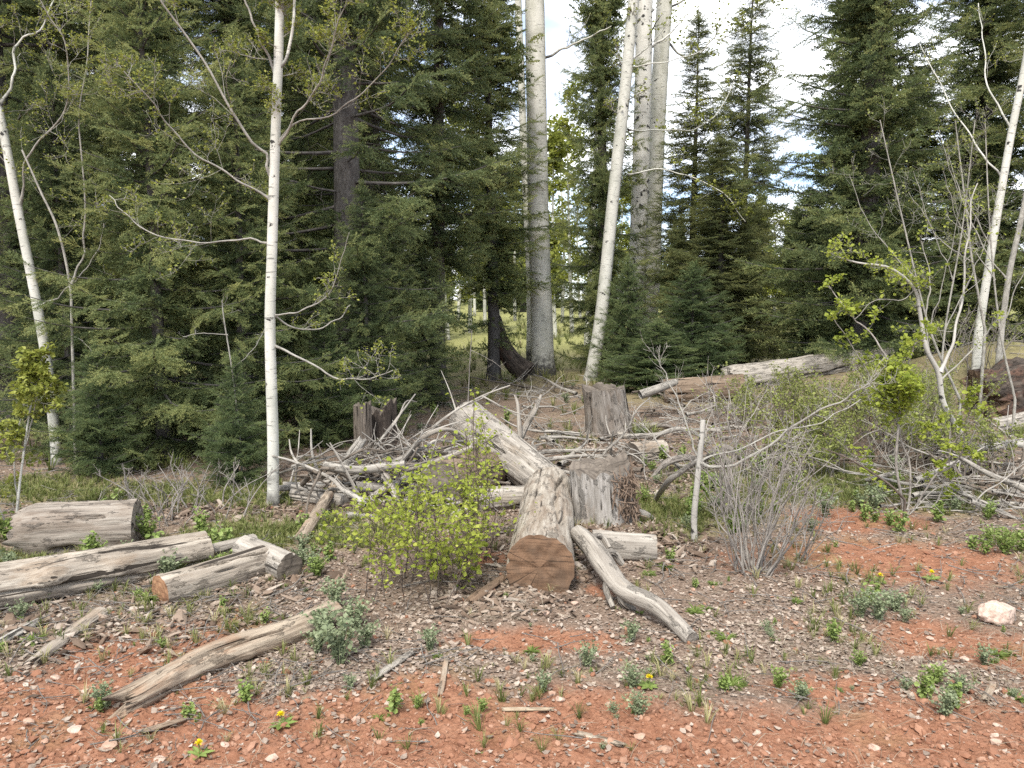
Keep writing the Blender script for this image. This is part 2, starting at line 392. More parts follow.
M['debris'] = leaf_mat('crumbled_bark', [(0, (.06, .042, .03)), (.4, (.15, .105, .075)), (.75, (.25, .19, .145)), (1, (.36, .31, .26))], .0, .1, .9)
M['yellow'] = leaf_mat('dandelion_yellow', [(0, (.75, .60, .01)), (1, (.85, .75, .03))], .2, 0)

def ground_mat():
    m, nt, b = new_mat('forest_soil'); r = attr(nt, 'red').outputs['Fac']; gr = attr(nt, 'green').outputs['Fac']
    tc = nt.nodes.new('ShaderNodeTexCoord').outputs['Object']
    n1 = noise(nt, tc, 9, 8, .7); n2 = noise(nt, tc, 70, 6, .7); n3 = noise(nt, tc, 2.2, 4)
    red = ramp(nt, n1, [(.28, (.18, .080, .045)), (.5, (.285, .135, .08)), (.72, (.40, .22, .14))])
    red = mix(nt, .35, red, ramp(nt, n2, [(.3, (.12, .054, .032)), (.52, (.27, .132, .08)), (.72, (.43, .265, .185))]))
    lit = ramp(nt, n2, [(.30, (.05, .035, .026)), (.46, (.165, .118, .088)), (.6, (.29, .22, .17)), (.76, (.44, .36, .295))])
    lit = mix(nt, ramp(nt, n3, [(.4, 0.0), (.65, .5)]), lit, (.215, .155, .115))
    grn = ramp(nt, n1, [(.3, (.15, .155, .055)), (.5, (.25, .25, .095)), (.7, (.35, .325, .155))])
    col = mix(nt, r, lit, red); col = mix(nt, gr, col, grn)
    nt.links.new(col, b.inputs['Base Color']); b.inputs['Roughness'].default_value = .95
    b.inputs['Specular IOR Level'].default_value = .1
    vo = nt.nodes.new('ShaderNodeTexVoronoi'); vo.inputs['Scale'].default_value = 45; nt.links.new(tc, vo.inputs['Vector'])
    bump(nt, b, mix(nt, .5, n2, vo.outputs['Distance']), .9, .03)
    return m
M['straw'] = leaf_mat('dry_straw', [(0, (.20, .155, .11)), (.5, (.36, .30, .22)), (1, (.52, .46, .36))], .2, .1)
M['ground'] = ground_mat()
def stone_mat(name, stops):
    m, nt, b = new_mat(name); t = attr(nt, 'tint').outputs['Fac']; tc = nt.nodes.new('ShaderNodeTexCoord').outputs['Object']
    col = ramp(nt, t, stops); n = noise(nt, tc, 40, 6, .7)
    col = mix(nt, ramp(nt, n, [(.3, .6), (.6, 0.0)]), col, (.18, .09, .055))
    nt.links.new(col, b.inputs['Base Color']); b.inputs['Roughness'].default_value = .9
    bump(nt, b, n, .6, .008); return m
M['stone'] = stone_mat('pink_sandstone', [(0, (.34, .20, .13)), (.5, (.44, .31, .235)), (1, (.54, .43, .36))])
M['clod'] = stone_mat('soil_clods', [(0, (.19, .085, .05)), (.55, (.28, .138, .083)), (.85, (.37, .225, .155)), (1, (.45, .34, .27))])

# ------------------------------------------------------------------ the ground: one sheet to the horizon
def axis_x():
    c = np.arange(-4.2, 4.2, .017); o = [4.2]; s = .02
    while o[-1] < 420: s *= 1.06; o.append(o[-1]+s)
    o = np.array(o); return np.concatenate([-o[::-1], c[1:], o])
def axis_y():
    c = np.arange(1.9, 8.2, .017); o = [8.2]; s = .02
    while o[-1] < 600: s *= 1.045; o.append(o[-1]+s)
    q = [1.9]; s = .02
    while q[-1] > -120: s *= 1.10; q.append(q[-1]-s)
    return np.concatenate([np.array(q)[::-1], c[1:], np.array(o)])
ax_, ay_ = axis_x(), axis_y()
X, Y = np.meshgrid(ax_, ay_)
Z = ground_h(X, Y)
RED = red_mask(X, Y)
RED = RED*(1-sstep(7, 11, Y))
GRN = sstep(9.5, 16, Y+2.5*fbm(X*.5, Y*.5, 1, 3, 61))*(.55+.45*fbm(X*.9, Y*.9, 4, 3, 71))
GRN = np.maximum(GRN, .75*np.exp(-(((X-7.6)/2.6)**2+((Y-11.6)/2.4)**2))*(.7+.5*fbm(X*2, Y*2, 5, 3, 12)))
GRN = np.clip(np.maximum(GRN, sstep(15, 24, Y)), 0, 1)
GRN = np.maximum(GRN*(Y > 6.5), .9*green_spot(X, Y))
mb = MB(); ny, nx = X.shape
ii = np.arange(ny-1)[:, None]*nx; jj = np.arange(nx-1)[None]
mb.add(np.stack([X, Y, Z], -1).reshape(-1, 3), np.stack([ii+jj, ii+jj+1, ii+nx+jj+1, ii+nx+jj], -1).reshape(-1, 4))
ground = mb.build('ground', M['ground'])
for nm, arr in (('red', RED), ('green', GRN)):
    a = ground.data.attributes.new(nm, 'FLOAT', 'POINT'); a.data.foreach_set('value', arr.astype(np.float32).ravel())
tag(ground, 'red soil and grey leaf litter of the forest floor', None, None, 'structure')

# ------------------------------------------------------------------ conifers
def spray_template(step, nl, nw, seed, dens=3):
    """a flat fir branchlet, 1 long along +y: needles along a main twig and its side twigs"""
    rg = np.random.default_rng(seed); V = []; F = []; T = []
    def twig(p0, d, L, depth):
        d = d/np.linalg.norm(d); n = max(2, int(L/step))
        side = np.cross(d, [0, 0, 1.]); side /= np.linalg.norm(side)+1e-9; up = np.cross(side, d)
        for i in range(n):
            t = (i+.5)/n; p = p0+d*L*t+np.array([0, 0, -.10*(t*L)**2])
            for q in range(dens):
                a = rg.uniform(-.7, PI+.7)
                o = side*math.cos(a)+up*math.sin(a)
                nd = o*.85+d*rg.uniform(.5, .95); nd /= np.linalg.norm(nd)
                l = nl*rg.uniform(.7, 1.15)*(1-.25*t)
                w = np.cross(nd, rg.normal(size=3)); w = w/(np.linalg.norm(w)+1e-9)*nw
                b = len(V)
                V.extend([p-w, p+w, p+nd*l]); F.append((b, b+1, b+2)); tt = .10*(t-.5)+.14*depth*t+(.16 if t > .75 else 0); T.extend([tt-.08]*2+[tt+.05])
    twig(np.zeros(3), np.array([0, 1., 0]), 1.0, 0)
    k = 0
    for t in np.arange(.1, .95, .105):
        for s in (-1, 1):
            L = (.52*(1-t)+.12)*rg.uniform(.75, 1.15)
            p = np.array([0, t+rg.uniform(-.03, .03), -.1*t*t])
            a = math.radians(rg.uniform(40, 62))
            twig(p, np.array([s*math.sin(a), math.cos(a), rg.uniform(-.45, .40)]), L, 1)
    return np.array(V), np.array(F), np.array(T)
SPR = {'hi': [spray_template(.05, .085, .0125, s, 3) for s in range(3)],
       'mid': [spray_template(.075, .105, .019, 10+s, 3) for s in range(3)],
       'lo': [spray_template(.15, .15, .04, 20+s, 3) for s in range(2)]}

def conifer(name, seed, h, r, r_trunk, q='hi', whorl=.30, per=6, z_low=.3, lowdens=1.0, droop=.25, spray=.42, shape=.85, hi_z=99, bare=.18, gap=0.0, mat='needle', asym=0.0, fuzz=0, skip=None):
    """trunk, limbs and crown meshes of one conifer"""
    rg = np.random.default_rng(seed)
    tr = MB(); n = 26
    zs = np.linspace(-.15, h, n); wob = np.stack([fbm(zs*.15, seed, 0, 2, seed)*.12, fbm(zs*.15, seed, 7, 2, seed+1)*.12, zs], -1); wob[:, :2] -= wob[0, :2]
    rad = r_trunk*np.clip(1-zs/h, .02, 1)**.8; rad[0] *= 1.5; rad[1] *= 1.1
    tube(tr, wob, rad, 18, rough=.12, seed=seed)
    lm = MB(); cr = MB(); O = {'hi': [], 'mid': [], 'lo': []}
    z = z_low
    while z < h-.12:
        t = z/h
        R = r*(1-t)**shape*(min(1, .62+.38*(z-z_low)/max(.12*h, .1)))
        c = np.array([np.interp(z, zs, wob[:, 0]), np.interp(z, zs, wob[:, 1]), z])
        nb = max(3, int(per*(1-.35*t)*(lowdens if z < .35*h else 1)))
        a0 = rg.uniform(0, 2*PI)
        for b in range(nb):
            if rg.random() < gap: continue
            az = a0+2*PI*b/nb+rg.normal(0, .25)
            L = max(.12, R*rg.uniform(.62, 1.12)*(1+asym*math.cos(az)))
            el = -droop*(1-t)+.75*t**1.6+rg.normal(0, .09)
            d = np.array([math.cos(az), math.sin(az), 0])
            s = np.linspace(0, 1, 7)
            zz = math.tan(el)*L*s*(1-.25*s)+ .16*L*s**2.6*(1 if t < .7 else .3)
            bend = fbm(s*2, seed+b*3.7, z, 2, 5)*.12*L
            pts = c+d*(L*s)[:, None]+np.stack([-d[1]*bend*s, d[0]*bend*s, zz+rg.uniform(-.08, .08)], -1)
            rb = max(.006, .012*L**.8)
            tube(lm, pts, np.linspace(rb*1.3, .003, 7), 5, cap=False, seed=b)
            if lowdens < .8 and z < .4*h:
                for e in range(9):
                    u = rg.uniform(.08, .7); p = np.array([np.interp(u, s, pts[:, w]) for w in range(3)]); dd = d*.6+np.array([-d[1], d[0], 0])*rg.choice([-1, 1])*.7+[0, 0, rg.normal(-.15, .3)]; l = rg.uniform(.15, .5)
                    tube(lm, np.array([p, p+dd*l*.5+rg.normal(size=3)*.03, p+dd*l+rg.normal(size=3)*.06]), [.004, .003, .0012], 3, cap=False)
            key = q if z < hi_z else 'lo'
            sc0 = spray*(1 if z < hi_z else 1.25)
            ns = max(2, int(L/(sc0*.40)))
            T_ = np.gradient(pts, axis=0)
            for k in range(ns+1):
                u = bare+(1-bare)*(k+rg.uniform(-.3, .3))/ns if ns else 1
                u = min(max(u, .05), 1)
                p = np.array([np.interp(u, s, pts[:, e]) for e in range(3)])
                fw = np.array([np.interp(u, s, T_[:, e]) for e in range(3)]); fw /= np.linalg.norm(fw)
                sd = np.cross(fw, [0, 0, 1]); sd /= np.linalg.norm(sd)
                for sg in ((-1, 1) if k < ns else (0,)):
                    if lowdens < .8 and z < .35*h and u < .45: continue
                    an = math.radians(rg.uniform(28, 60))*sg
                    dr = fw*math.cos(an)+sd*math.sin(an)+np.array([0, 0, rg.normal(-.26 if sg else .1, .26)])
                    dr /= np.linalg.norm(dr)
                    up = np.array([0, 0, 1.])+sd*rg.normal(0, .6)+fw*rg.normal(0, .3); xa = np.cross(dr, up); xa /= np.linalg.norm(xa); up = np.cross(xa, dr)
                    S = sc0*(1.1-.45*u)*rg.uniform(.7, 1.2)*min(1, .45+L)
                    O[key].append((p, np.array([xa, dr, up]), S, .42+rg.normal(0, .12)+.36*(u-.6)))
        z += whorl*rg.uniform(.55, 1.25)*(1-.45*t)
    for e in range(fuzz):
        z = rg.uniform(.8, .75*h)
        if skip and skip[0] < z < skip[1]: continue
        a = rg.uniform(0, 2*PI); d = np.array([math.cos(a), math.sin(a), rg.normal(-.1, .3)]); d /= np.linalg.norm(d); xa = np.cross(d, [0, 0, 1.]); xa /= np.linalg.norm(xa)
        p = np.array([np.interp(z, zs, wob[:, 0]), np.interp(z, zs, wob[:, 1]), z])
        O[q if z < hi_z else 'lo'].append((p, np.array([xa, d, np.cross(xa, d)]), rg.uniform(.45, .8), .38+rg.normal(0, .1)))
    # leader
    for k in range(4):
        O[q if h < hi_z else 'lo'].append((np.array([wob[-1, 0], wob[-1, 1], h-.3]), np.array([[math.cos(k), math.sin(k), 0], [0, 0, 1], [-math.sin(k), math.cos(k), 0]]), .45, .5))
    for key, lst in O.items():
        tp = SPR[key]; pick = rg.integers(0, len(tp), len(lst))
        for w, (tv, tf, tt) in enumerate(tp):
            sel = [lst[i] for i in range(len(lst)) if pick[i] == w]
            if not sel: continue
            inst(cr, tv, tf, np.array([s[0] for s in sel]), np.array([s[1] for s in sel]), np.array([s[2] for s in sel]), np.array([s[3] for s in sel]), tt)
    return dict(trunk=tr.mesh(name+'_trunk', M['spruce_bark']), limbs=lm.mesh(name+'_limbs', M['spruce_bark']), crown=cr.mesh(name+'_crown', M[mat], smooth=False), h=h)
def place_conifer(v, name, label, x, y, rz=0, sc=1.0, group=None, lean=(0, 0)):
    o = thing(name, label, 'tree', (x, y, float(ground_base(x, y))-.03), group, rz)
    o.scale = (sc,)*3 if np.isscalar(sc) else sc; o.rotation_euler = (lean[0], lean[1], rz)
    for k in ('trunk', 'limbs', 'crown'): link(k, v[k], o)
    return o
def atx(px, Yd): return (px-512)/FPX*Yd

FIR = conifer('fir', 101, 11.0, 2.3, .15, 'hi', .34, 6, .2, 1.0, .32, .40, hi_z=6.3, bare=.06)
HIGHFIR = conifer('high_fir', 161, 11.0, 2.2, .14, 'mid', .36, 6, 2.3, 1.0, .30, .42, hi_z=6.8, bare=.08, gap=.05, fuzz=90)
MIDFIR = conifer('mid_fir', 151, 5.6, 1.55, .08, 'hi', .27, 6, .08, 1.0, .25, .36, hi_z=9, shape=.75, bare=.05)
SPRUCE = conifer('spruce', 202, 13.0, 2.5, .19, 'hi', .38, 6, .8, .7, .34, .44, hi_z=6.6, bare=.24, gap=.04, fuzz=240, skip=(2.9, 4.6))
ARMED = conifer('armed_spruce', 303, 13.0, 2.45, .22, 'mid', .42, 8, .5, .95, .22, .42, hi_z=8.0, bare=.08, gap=.06, fuzz=260, skip=(5.0, 5.6))
SPIRE = conifer('spire_fir', 404, 9.0, 1.4, .09, 'mid', .27, 7, .3, .8, .30, .42, shape=.8, gap=.12, mat='needle_light')
YOUNG = conifer('young_fir', 505, 2.4, 1.0, .035, 'hi', .16, 7, .08, 1.0, .05, .30, shape=.75, mat='needle_blue', bare=.1)
FAR = conifer('far_fir', 606, 12.0, 1.9, .16, 'lo', .42, 6, .5, 1.0, .25, .62, gap=.1)

gL = 'conifers of the dense stand on the left'
for args in [
    (FIR, 'fir_tree', 'tall dense fir behind the bushy half grown fir left of the slim white aspen', 150, 9.6, .4, 1.0),
    (SPRUCE, 'spruce_tree', 'tall spruce with a bare grey trunk just right of the slim white aspen', 348, 9.8, 1.9, 1.0),
    (FIR, 'fir_tree', 'bushy fir filling the gap between the slim white aspen and the bare grey spruce trunk', 248, 10.6, 2.6, .95),
    (SPRUCE, 'spruce_tree', 'thick dark spruce trunk at the left edge, behind the leaning white aspen', 6, 9.2, 4.1, 1.05),
    (HIGHFIR, 'fir_tree', 'fir with low olive boughs hanging left of the thick grey aspen trunk', 438, 12.4, 5.0, .95),
    (FIR, 'fir_tree', 'dark fir standing deep behind the leaning white aspen on the left', 66, 11.8, 1.1, 1.05),
]:
    v, nm, lb, px, Yd, rz, sc = args
    place_conifer(v, nm, lb, atx(px, Yd), Yd, rz, sc, gL)
place_conifer(MIDFIR, 'fir_tree', 'bushy half grown fir, boughs down to the ground, left of the slim white aspen', atx(158, 7.6), 7.6, .3, .92, gL)
place_conifer(MIDFIR, 'fir_tree', 'half grown fir with olive boughs just behind the slim white aspen', atx(240, 7.9), 7.9, 1.7, .75, gL)
place_conifer(MIDFIR, 'fir_tree', 'half grown fir leaning out above the snags behind the brush pile', atx(385, 10.4), 10.4, 3.1, .62, gL)
place_conifer(MIDFIR, 'fir_tree', 'short olive fir in front of the bare grey spruce trunk', atx(368, 8.9), 8.9, 5.1, .52, gL)
place_conifer(MIDFIR, 'fir_tree', 'half grown fir near the left edge behind the pale leafy sapling', atx(70, 8.1), 8.1, 4.4, .72, gL)
place_conifer(YOUNG, 'young_fir', 'low bluish young fir left of the slim white aspen', atx(232, 6.6), 6.6, .3, .45)
place_conifer(YOUNG, 'young_fir', 'low young fir behind the pale log with the dark stick', atx(95, 6.9), 6.9, 2.3, .5)
place_conifer(YOUNG, 'young_fir', 'young fir skirt under the bare grey spruce trunk', atx(325, 8.4), 8.4, 4.3, .6)
place_conifer(MIDFIR, 'fir_tree', 'knee high spreading fir under the boughs left of the thick grey aspen', atx(424, 11.4), 11.4, 2.4, (.55, .55, .42), gL)
place_conifer(HIGHFIR, 'fir_tree', 'fir with high boughs overhanging the dark bent trunk beside the thick grey aspen', atx(494, 15.2), 15.2, 2.2, (.95, .95, .8))
gS = 'conifers standing behind the left front row'
for px, Yd, s in [(-40, 13, 1.0), (120, 16, .95), (300, 15, 1.0), (375, 14.5, 1.05), (30, 17, 1.1)]:
    place_conifer(SPRUCE if (px//5) % 2 else FIR, 'conifer', 'conifer in the dark depth behind the front row of firs on the left', atx(px, Yd), Yd, RNG.uniform(0, 6), s, gS)
place_conifer(ARMED, 'spruce_tree', 'thin dark spruce with ragged arms leaning behind the curved white aspen', atx(604, 16.5), 16.5, 2.2, (.62, .62, .9), None, (0, math.radians(2)))
place_conifer(SPIRE, 'spire_fir', 'tall narrow spire fir standing against the sky in the middle of the photo', atx(741, 17.5), 17.5, .5, (1.0, 1.0, 1.05))
place_conifer(SPIRE, 'spire_fir', 'shorter narrow fir right of the paired aspen trunks', atx(690, 16.5), 16.5, 2.0, (1.05, 1.05, .82))
place_conifer(SPIRE, 'spire_fir', 'pointed fir between the tall spire fir and the large dark spruce', atx(718, 15.2), 15.2, 3.6, (1.05, 1.05, .52))
place_conifer(YOUNG, 'young_fir', 'broad bushy young fir behind the fallen brown log', atx(692, 13.8), 13.8, 1.3, (1.25, 1.25, .9))
place_conifer(YOUNG, 'young_fir', 'pointed young fir right of the curved white aspen', atx(628, 14.3), 14.3, 3.9, (.85, .85, .95))
place_conifer(YOUNG, 'young_fir', 'spreading low fir at the foot of the curved white aspen', atx(655, 13.2), 13.2, 5.4, (1.2, 1.2, .5))
place_conifer(ARMED, 'spruce_tree', 'large dark spruce with long layered arms against the sky on the right', atx(862, 13.2), 13.2, .8, 1.0)
place_conifer(ARMED, 'spruce_tree', 'dark spruce between the large layered spruce and the right edge', atx(968, 14.6), 14.6, 3.3, .95)
place_conifer(ARMED, 'spruce_tree', 'dark spruce cut by the right edge of the photo', atx(1062, 12.4), 12.4, 5.2, .9)
place_conifer(FIR, 'fir_tree', 'low green fir under the layered arms of the large dark spruce', atx(905, 15.5), 15.5, 1.0, (.9, .9, .55))
place_conifer(FIR, 'fir_tree', 'fir filling the lower edge left of the large dark spruce', atx(806, 17.0), 17.0, 2.0, (.7, .7, .36))
gF = 'far conifers beyond the clearing'
rg = np.random.default_rng(5); k = 0
while k < 60:
    Yd = rg.uniform(19, 58); px = rg.uniform(-250, 1280)
    sc = rg.uniform(.7, 1.15)
    if 425 < px < 640 and Yd < 46: continue
    if 530 < px < 830: sc = rg.uniform(.30, .52)*Yd/40
    if 700 < px < 835 and Yd > 45: continue
    place_conifer(FAR, 'far_conifer', 'small distant conifer seen through the gaps of the stand', atx(px, Yd), Yd, rg.uniform(0, 6), sc, gF); k += 1

gD = 'most distant conifers closing the view'
for k in range(70):
    Yd = rg.uniform(60, 92); px = rg.uniform(380, 900) if k < 55 else rg.choice([rg.uniform(-100, 380), rg.uniform(900, 1150)])
    place_conifer(FAR, 'far_conifer', 'tiny conifer of the farthest line of trees that closes the view', atx(px, Yd), Yd, rg.uniform(0, 6), np.array([1.5, 1.5, 1.0])*rg.uniform(.42, .72), gD)

# ------------------------------------------------------------------ broadleaf branches and leaves
def leaf_template(fold=.25, w=.42):
    v = np.array([[0, 0, 0], [-w*.75, .3, fold*.5], [w*.75, .3, fold*.5], [-w, .6, fold*.55], [w, .6, fold*.55], [0, 1, .0], [0, .3, 0], [0, .6, -.03]])
    f = np.array([[0, 6, 1], [0, 2, 6], [1, 6, 7], [1, 7, 3], [6, 2, 4], [6, 4, 7], [3, 7, 5], [7, 4, 5]])
    return v, f
LEAF = leaf_template()
def add_leaves(mb, pts, size, rg, droop=.0, spread=1.0, upright=False):
    n = len(pts)
    if n == 0: return
    pts = np.asarray(pts, float)
    d = rg.normal(size=(n, 3)); d[:, 2] = d[:, 2]*.6*spread+(.5 if upright else -droop)
    d /= np.linalg.norm(d, axis=1, keepdims=True)
    up = rg.normal(size=(n, 3))*.55+np.array([0, 0, 1.]); x = np.cross(d, up); x /= np.linalg.norm(x, axis=1, keepdims=True)+1e-9; z = np.cross(x, d)
    inst(mb, LEAF[0], LEAF[1], pts, np.stack([x, d, z], 1), size*rg.uniform(.55, 1.25, n), .5+rg.normal(0, .2, n))
def twigs(mb, path, r, rg, n, L, depth, leaves, mat=0, kz=.35, start=.25, up=.35, leafn=3):
    """side twigs along a path, each with twigs of its own; leaf spots at the tips"""
    T = np.gradient(path, axis=0); m = len(path)
    for i in range(n):
        u = start+(1-start)*rg.random()**.8; j = min(int(u*(m-1)), m-2)
        p = path[j]+(path[j+1]-path[j])*(u*(m-1)-j); t = T[j]/(np.linalg.norm(T[j])+1e-9)
        d = t*rg.uniform(.3, .9)+rg.normal(size=3)*.75+np.array([0, 0, up]); d /= np.linalg.norm(d)
        l = L*rg.uniform(.45, 1.2)*(1.1-.5*u); k = 5
        pts = [p]
        for q in range(k-1):
            d = d+rg.normal(size=3)*kz*.6+np.array([0, 0, .08]); d /= np.linalg.norm(d); pts.append(pts[-1]+d*l/(k-1))
        pts = np.array(pts); rr = max(.0012, r*.45)
        tube(mb, pts, np.linspace(rr, max(.0008, rr*.35), k), 4, mat, cap=False, seed=i)
        if depth > 0: twigs(mb, pts, rr, rg, max(2, n//2), l*.55, depth-1, leaves, mat, kz, .3, up, leafn)
        for e in range(leafn): leaves.append(pts[-1-(e % 3)]+rg.normal(size=3)*.012)
def world_path(spec, Y, base, rg=None, jit=.0, n=16, dy=0.0):
    """pixels of a limb -> points at distance Y (with its own run in depth), relative to base"""
    m = len(spec); out = []
    for i, s in enumerate(spec):
        yy = Y+(s[2] if len(s) > 2 else dy*i/max(1, m-1))
        out.append(P(s[0], s[1], yy)-base)
    return smooth_path(out, n)

def broadleaf(name, label, cat, Y, trunk, r0, r1, limbs, mat, twig_mat, leaf_mat_, leaf_size, seed, group=None, n_tw=6, twL=.3, depth=1, leafn=3, sides=14, foot_flare=1.25, extra=None):
    rg = np.random.default_rng(seed)
    g = P(trunk[0][0], trunk[0][1], Y); base = np.array([g[0], Y, float(ground_base(g[0], Y))-.02])
    root = thing(name, label, cat, base, group)
    path = world_path(trunk, Y, base, n=40)
    if path[0, 2] > -.03:
        path = np.vstack([[path[0, 0], path[0, 1], -.03], path])
    rad = np.interp(np.linspace(0, 1, len(path)), [0, .04, 1], [r0*foot_flare, r0, r1])
    t = MB(); tube(t, path, rad, sides, rough=.05, seed=seed % 17); t.build('trunk', M[mat], root)
    leaves = []
    for li, lb in enumerate(limbs):
        spec, ra, rb, ntw, L = lb
        b = MB(); p = world_path(spec, Y, base, n=14)
        # real depth: each limb swings toward or away from the camera along its length
        sw = rg.uniform(-.45, .45); L0 = np.linalg.norm(p[-1]-p[0]); p[:, 1] += sw*L0*np.linspace(0, 1, len(p))**1.3
        L1 = np.linalg.norm(np.diff(p, axis=0), axis=1).sum(); p[1:-1] += rg.normal(0, .006*L1, (len(p)-2, 3))
        p = smooth_path(p, 26); lr = np.linspace(ra, rb, len(p)); lr[0] *= 1.9; lr[1] *= 1.25
        tube(b, p, lr, 7, seed=li, rough=.12)
        twigs(b, p, rb*1.3, rg, ntw, L, depth, leaves, leafn=leafn)
        b.build('branch', M[twig_mat if ra < .012 else mat], root)
    if n_tw:
        b = MB(); twigs(b, path[int(len(path)*.45):], r1*.35, rg, n_tw, twL, depth, leaves, leafn=leafn); b.build('twigs', M[twig_mat], root)
    if leaf_mat_ and leaves:
        f = MB(); add_leaves(f, leaves, leaf_size, rg); f.build('foliage', M[leaf_mat_], root, smooth=False)
    return root

YA = 5.85
broadleaf('aspen_tree', 'slim white aspen standing alone before the dark firs, with small new leaves', 'tree', YA,
  [(273, 512), (273, 440), (270, 330), (272, 250), (275, 150), (279, 40), (281, -60), (284, -200)], .045, .028, [
  ([(271, 243), (240, 238), (190, 239), (140, 232), (95, 205), (70, 185)], .008, .003, 12, .40),
  ([(271, 200), (240, 180), (205, 158), (178, 120), (150, 80)], .0095, .003, 14, .45),
  ([(271, 175), (262, 148), (235, 110), (205, 60), (175, 5), (160, -40)], .0115, .005, 14, .45),
  ([(276, 150), (295, 125), (325, 95), (345, 55), (365, 15)], .0095, .003, 16, .38),
  ([(277, 146), (300, 124), (340, 117), (375, 95), (400, 70), (420, 48)], .007, .0025, 14, .34),
  ([(277, 75), (290, 50), (297, 0), (302, -50)], .013, .007, 4, .3),
  ([(275, 72), (262, 40), (248, 0), (235, -40)], .010, .005, 5, .35),
  ([(271, 315), (300, 311), (330, 295), (347, 262), (356, 235)], .007, .002, 8, .26),
  ([(271, 310), (285, 325), (310, 330), (335, 320), (345, 305)], .008, .003, 5, .2),
  ([(272, 345), (300, 355), (340, 376), (375, 374), (400, 366)], .010, .003, 11, .34),
  ], 'aspen', 'aspen_twig', 'leaf_new', .021, 31, n_tw=24, twL=.36, depth=2, leafn=2)
broadleaf('aspen_tree', 'leaning white aspen near the left edge with bare crooked limbs', 'tree', 7.4,
  [(57, 458), (48, 370), (36, 300), (18, 210), (3, 130), (-20, 30), (-40, -80)], .050, .032, [
  ([(20, 205), (33, 160), (60, 135), (85, 110), (90, 60), (75, 20)], .011, .004, 14, .5),
  ([(0, 105), (10, 75), (5, 40), (25, 15), (35, -30)], .014, .006, 12, .5),
  ([(38, 310), (75, 280), (95, 240), (85, 180)], .008, .003, 5, .3),
  ], 'aspen', 'aspen_twig', 'leaf_new', .022, 32, n_tw=18, twL=.5, depth=2, leafn=2)
broadleaf('dead_sapling', 'thin grey forked sapling hanging before the firs left of the slim white aspen', 'tree', 7.3,
  [(76, 470), (74, 400), (72, 330), (70, 285), (58, 230), (40, 190), (22, 150)], .016, .008, [
  ([(71, 285), (82, 260), (90, 215), (86, 130), (92, 60), (100, 0)], .011, .004, 9, .35),
  ([(72, 335), (90, 345), (105, 370), (98, 400)], .006, .002, 3, .2)], 'aspen_twig', 'aspen_twig', 'leaf_new', .024, 33, n_tw=8, twL=.35)
broadleaf('dead_sapling', 'slender bare sapling just left of the slim white aspen trunk', 'tree', 6.6,
  [(243, 500), (240, 440), (232, 370), (224, 320), (222, 300)], .008, .004, [
  ([(228, 335), (205, 333), (190, 336)], .004, .002, 3, .15), ([(232, 370), (250, 350), (258, 330)], .004, .002, 3, .15)], 'aspen_twig', 'aspen_twig', None, .02, 34, n_tw=5, twL=.2)
# big aspens in the middle distance
broadleaf('aspen_tree', 'thick grey aspen trunk with a dark foot left of the curved white aspen', 'tree', 16.0,
  [(543, 366), (541, 300), (538, 200), (536, 80), (534, -40), (532, -160)], .235, .18, [
  ([(540, 60), (575, 45), (610, 30)], .03, .01, 5, .8)], 'aspen_big', 'aspen_twig', 'leaf_new', .05, 35, n_tw=0, sides=24)
broadleaf('aspen_tree', 'curved white aspen leaning right, with black branch scars', 'tree', 15.0,
  [(591, 378), (596, 350), (603, 300), (613, 200), (625, 90), (635, -10), (650, -120)], .135, .095, [
  ([(628, 175), (660, 170), (690, 180), (715, 195), (735, 225)], .015, .005, 16, .6),
  ([(628, 130), (655, 128), (700, 125), (730, 100), (752, 60)], .016, .005, 16, .6),
  ([(631, 62), (650, 45), (668, 25)], .018, .006, 5, .5),
  ([(624, 68), (680, 62), (730, 40), (768, 10)], .013, .004, 16, .6)], 'aspen', 'aspen_twig', 'leaf_new', .055, 36, n_tw=20, twL=.7, sides=20)
broadleaf('aspen_tree', 'white aspen covered in dark scars just right of the curved white aspen', 'tree', 17.5,
  [(636, 352), (637, 280), (640, 200), (643, 90), (645, -20), (648, -120)], .215, .17, [
  ([(645, 50), (668, 35), (690, 10)], .03, .01, 6, .8)], 'aspen_old', 'aspen_twig', 'leaf_new', .06, 37, n_tw=6, twL=.9, sides=24)
broadleaf('aspen_tree', 'pale aspen trunk behind the dark scarred aspen', 'tree', 18.5,
  [(648, 340), (652, 260), (656, 150), (662, 40), (668, -40), (676, -140)], .21, .17, [
  ([(665, 40), (690, 60), (712, 40), (730, 10)], .03, .01, 7, .9),
  ([(668, 10), (700, -10), (730, -20)], .03, .01, 7, .9)], 'aspen_big', 'aspen_twig', 'leaf_new', .07, 38, n_tw=10, twL=.9, sides=24)
broadleaf('aspen_tree', 'thin straight white aspen seen through the gap left of the curved white aspen', 'tree', 23,
  [(588, 330), (592, 250), (597, 150), (600, 60), (604, -60)], .10, .07, [], 'aspen', 'aspen_twig', None, .06, 39, n_tw=0)
broadleaf('aspen_tree', 'slim white aspen close behind the thick grey aspen trunk', 'tree', 19,
  [(531, 330), (529, 250), (524, 150), (520, 50), (516, -60)], .10, .08, [], 'aspen_big', 'aspen_twig', None, .06, 40, n_tw=0)
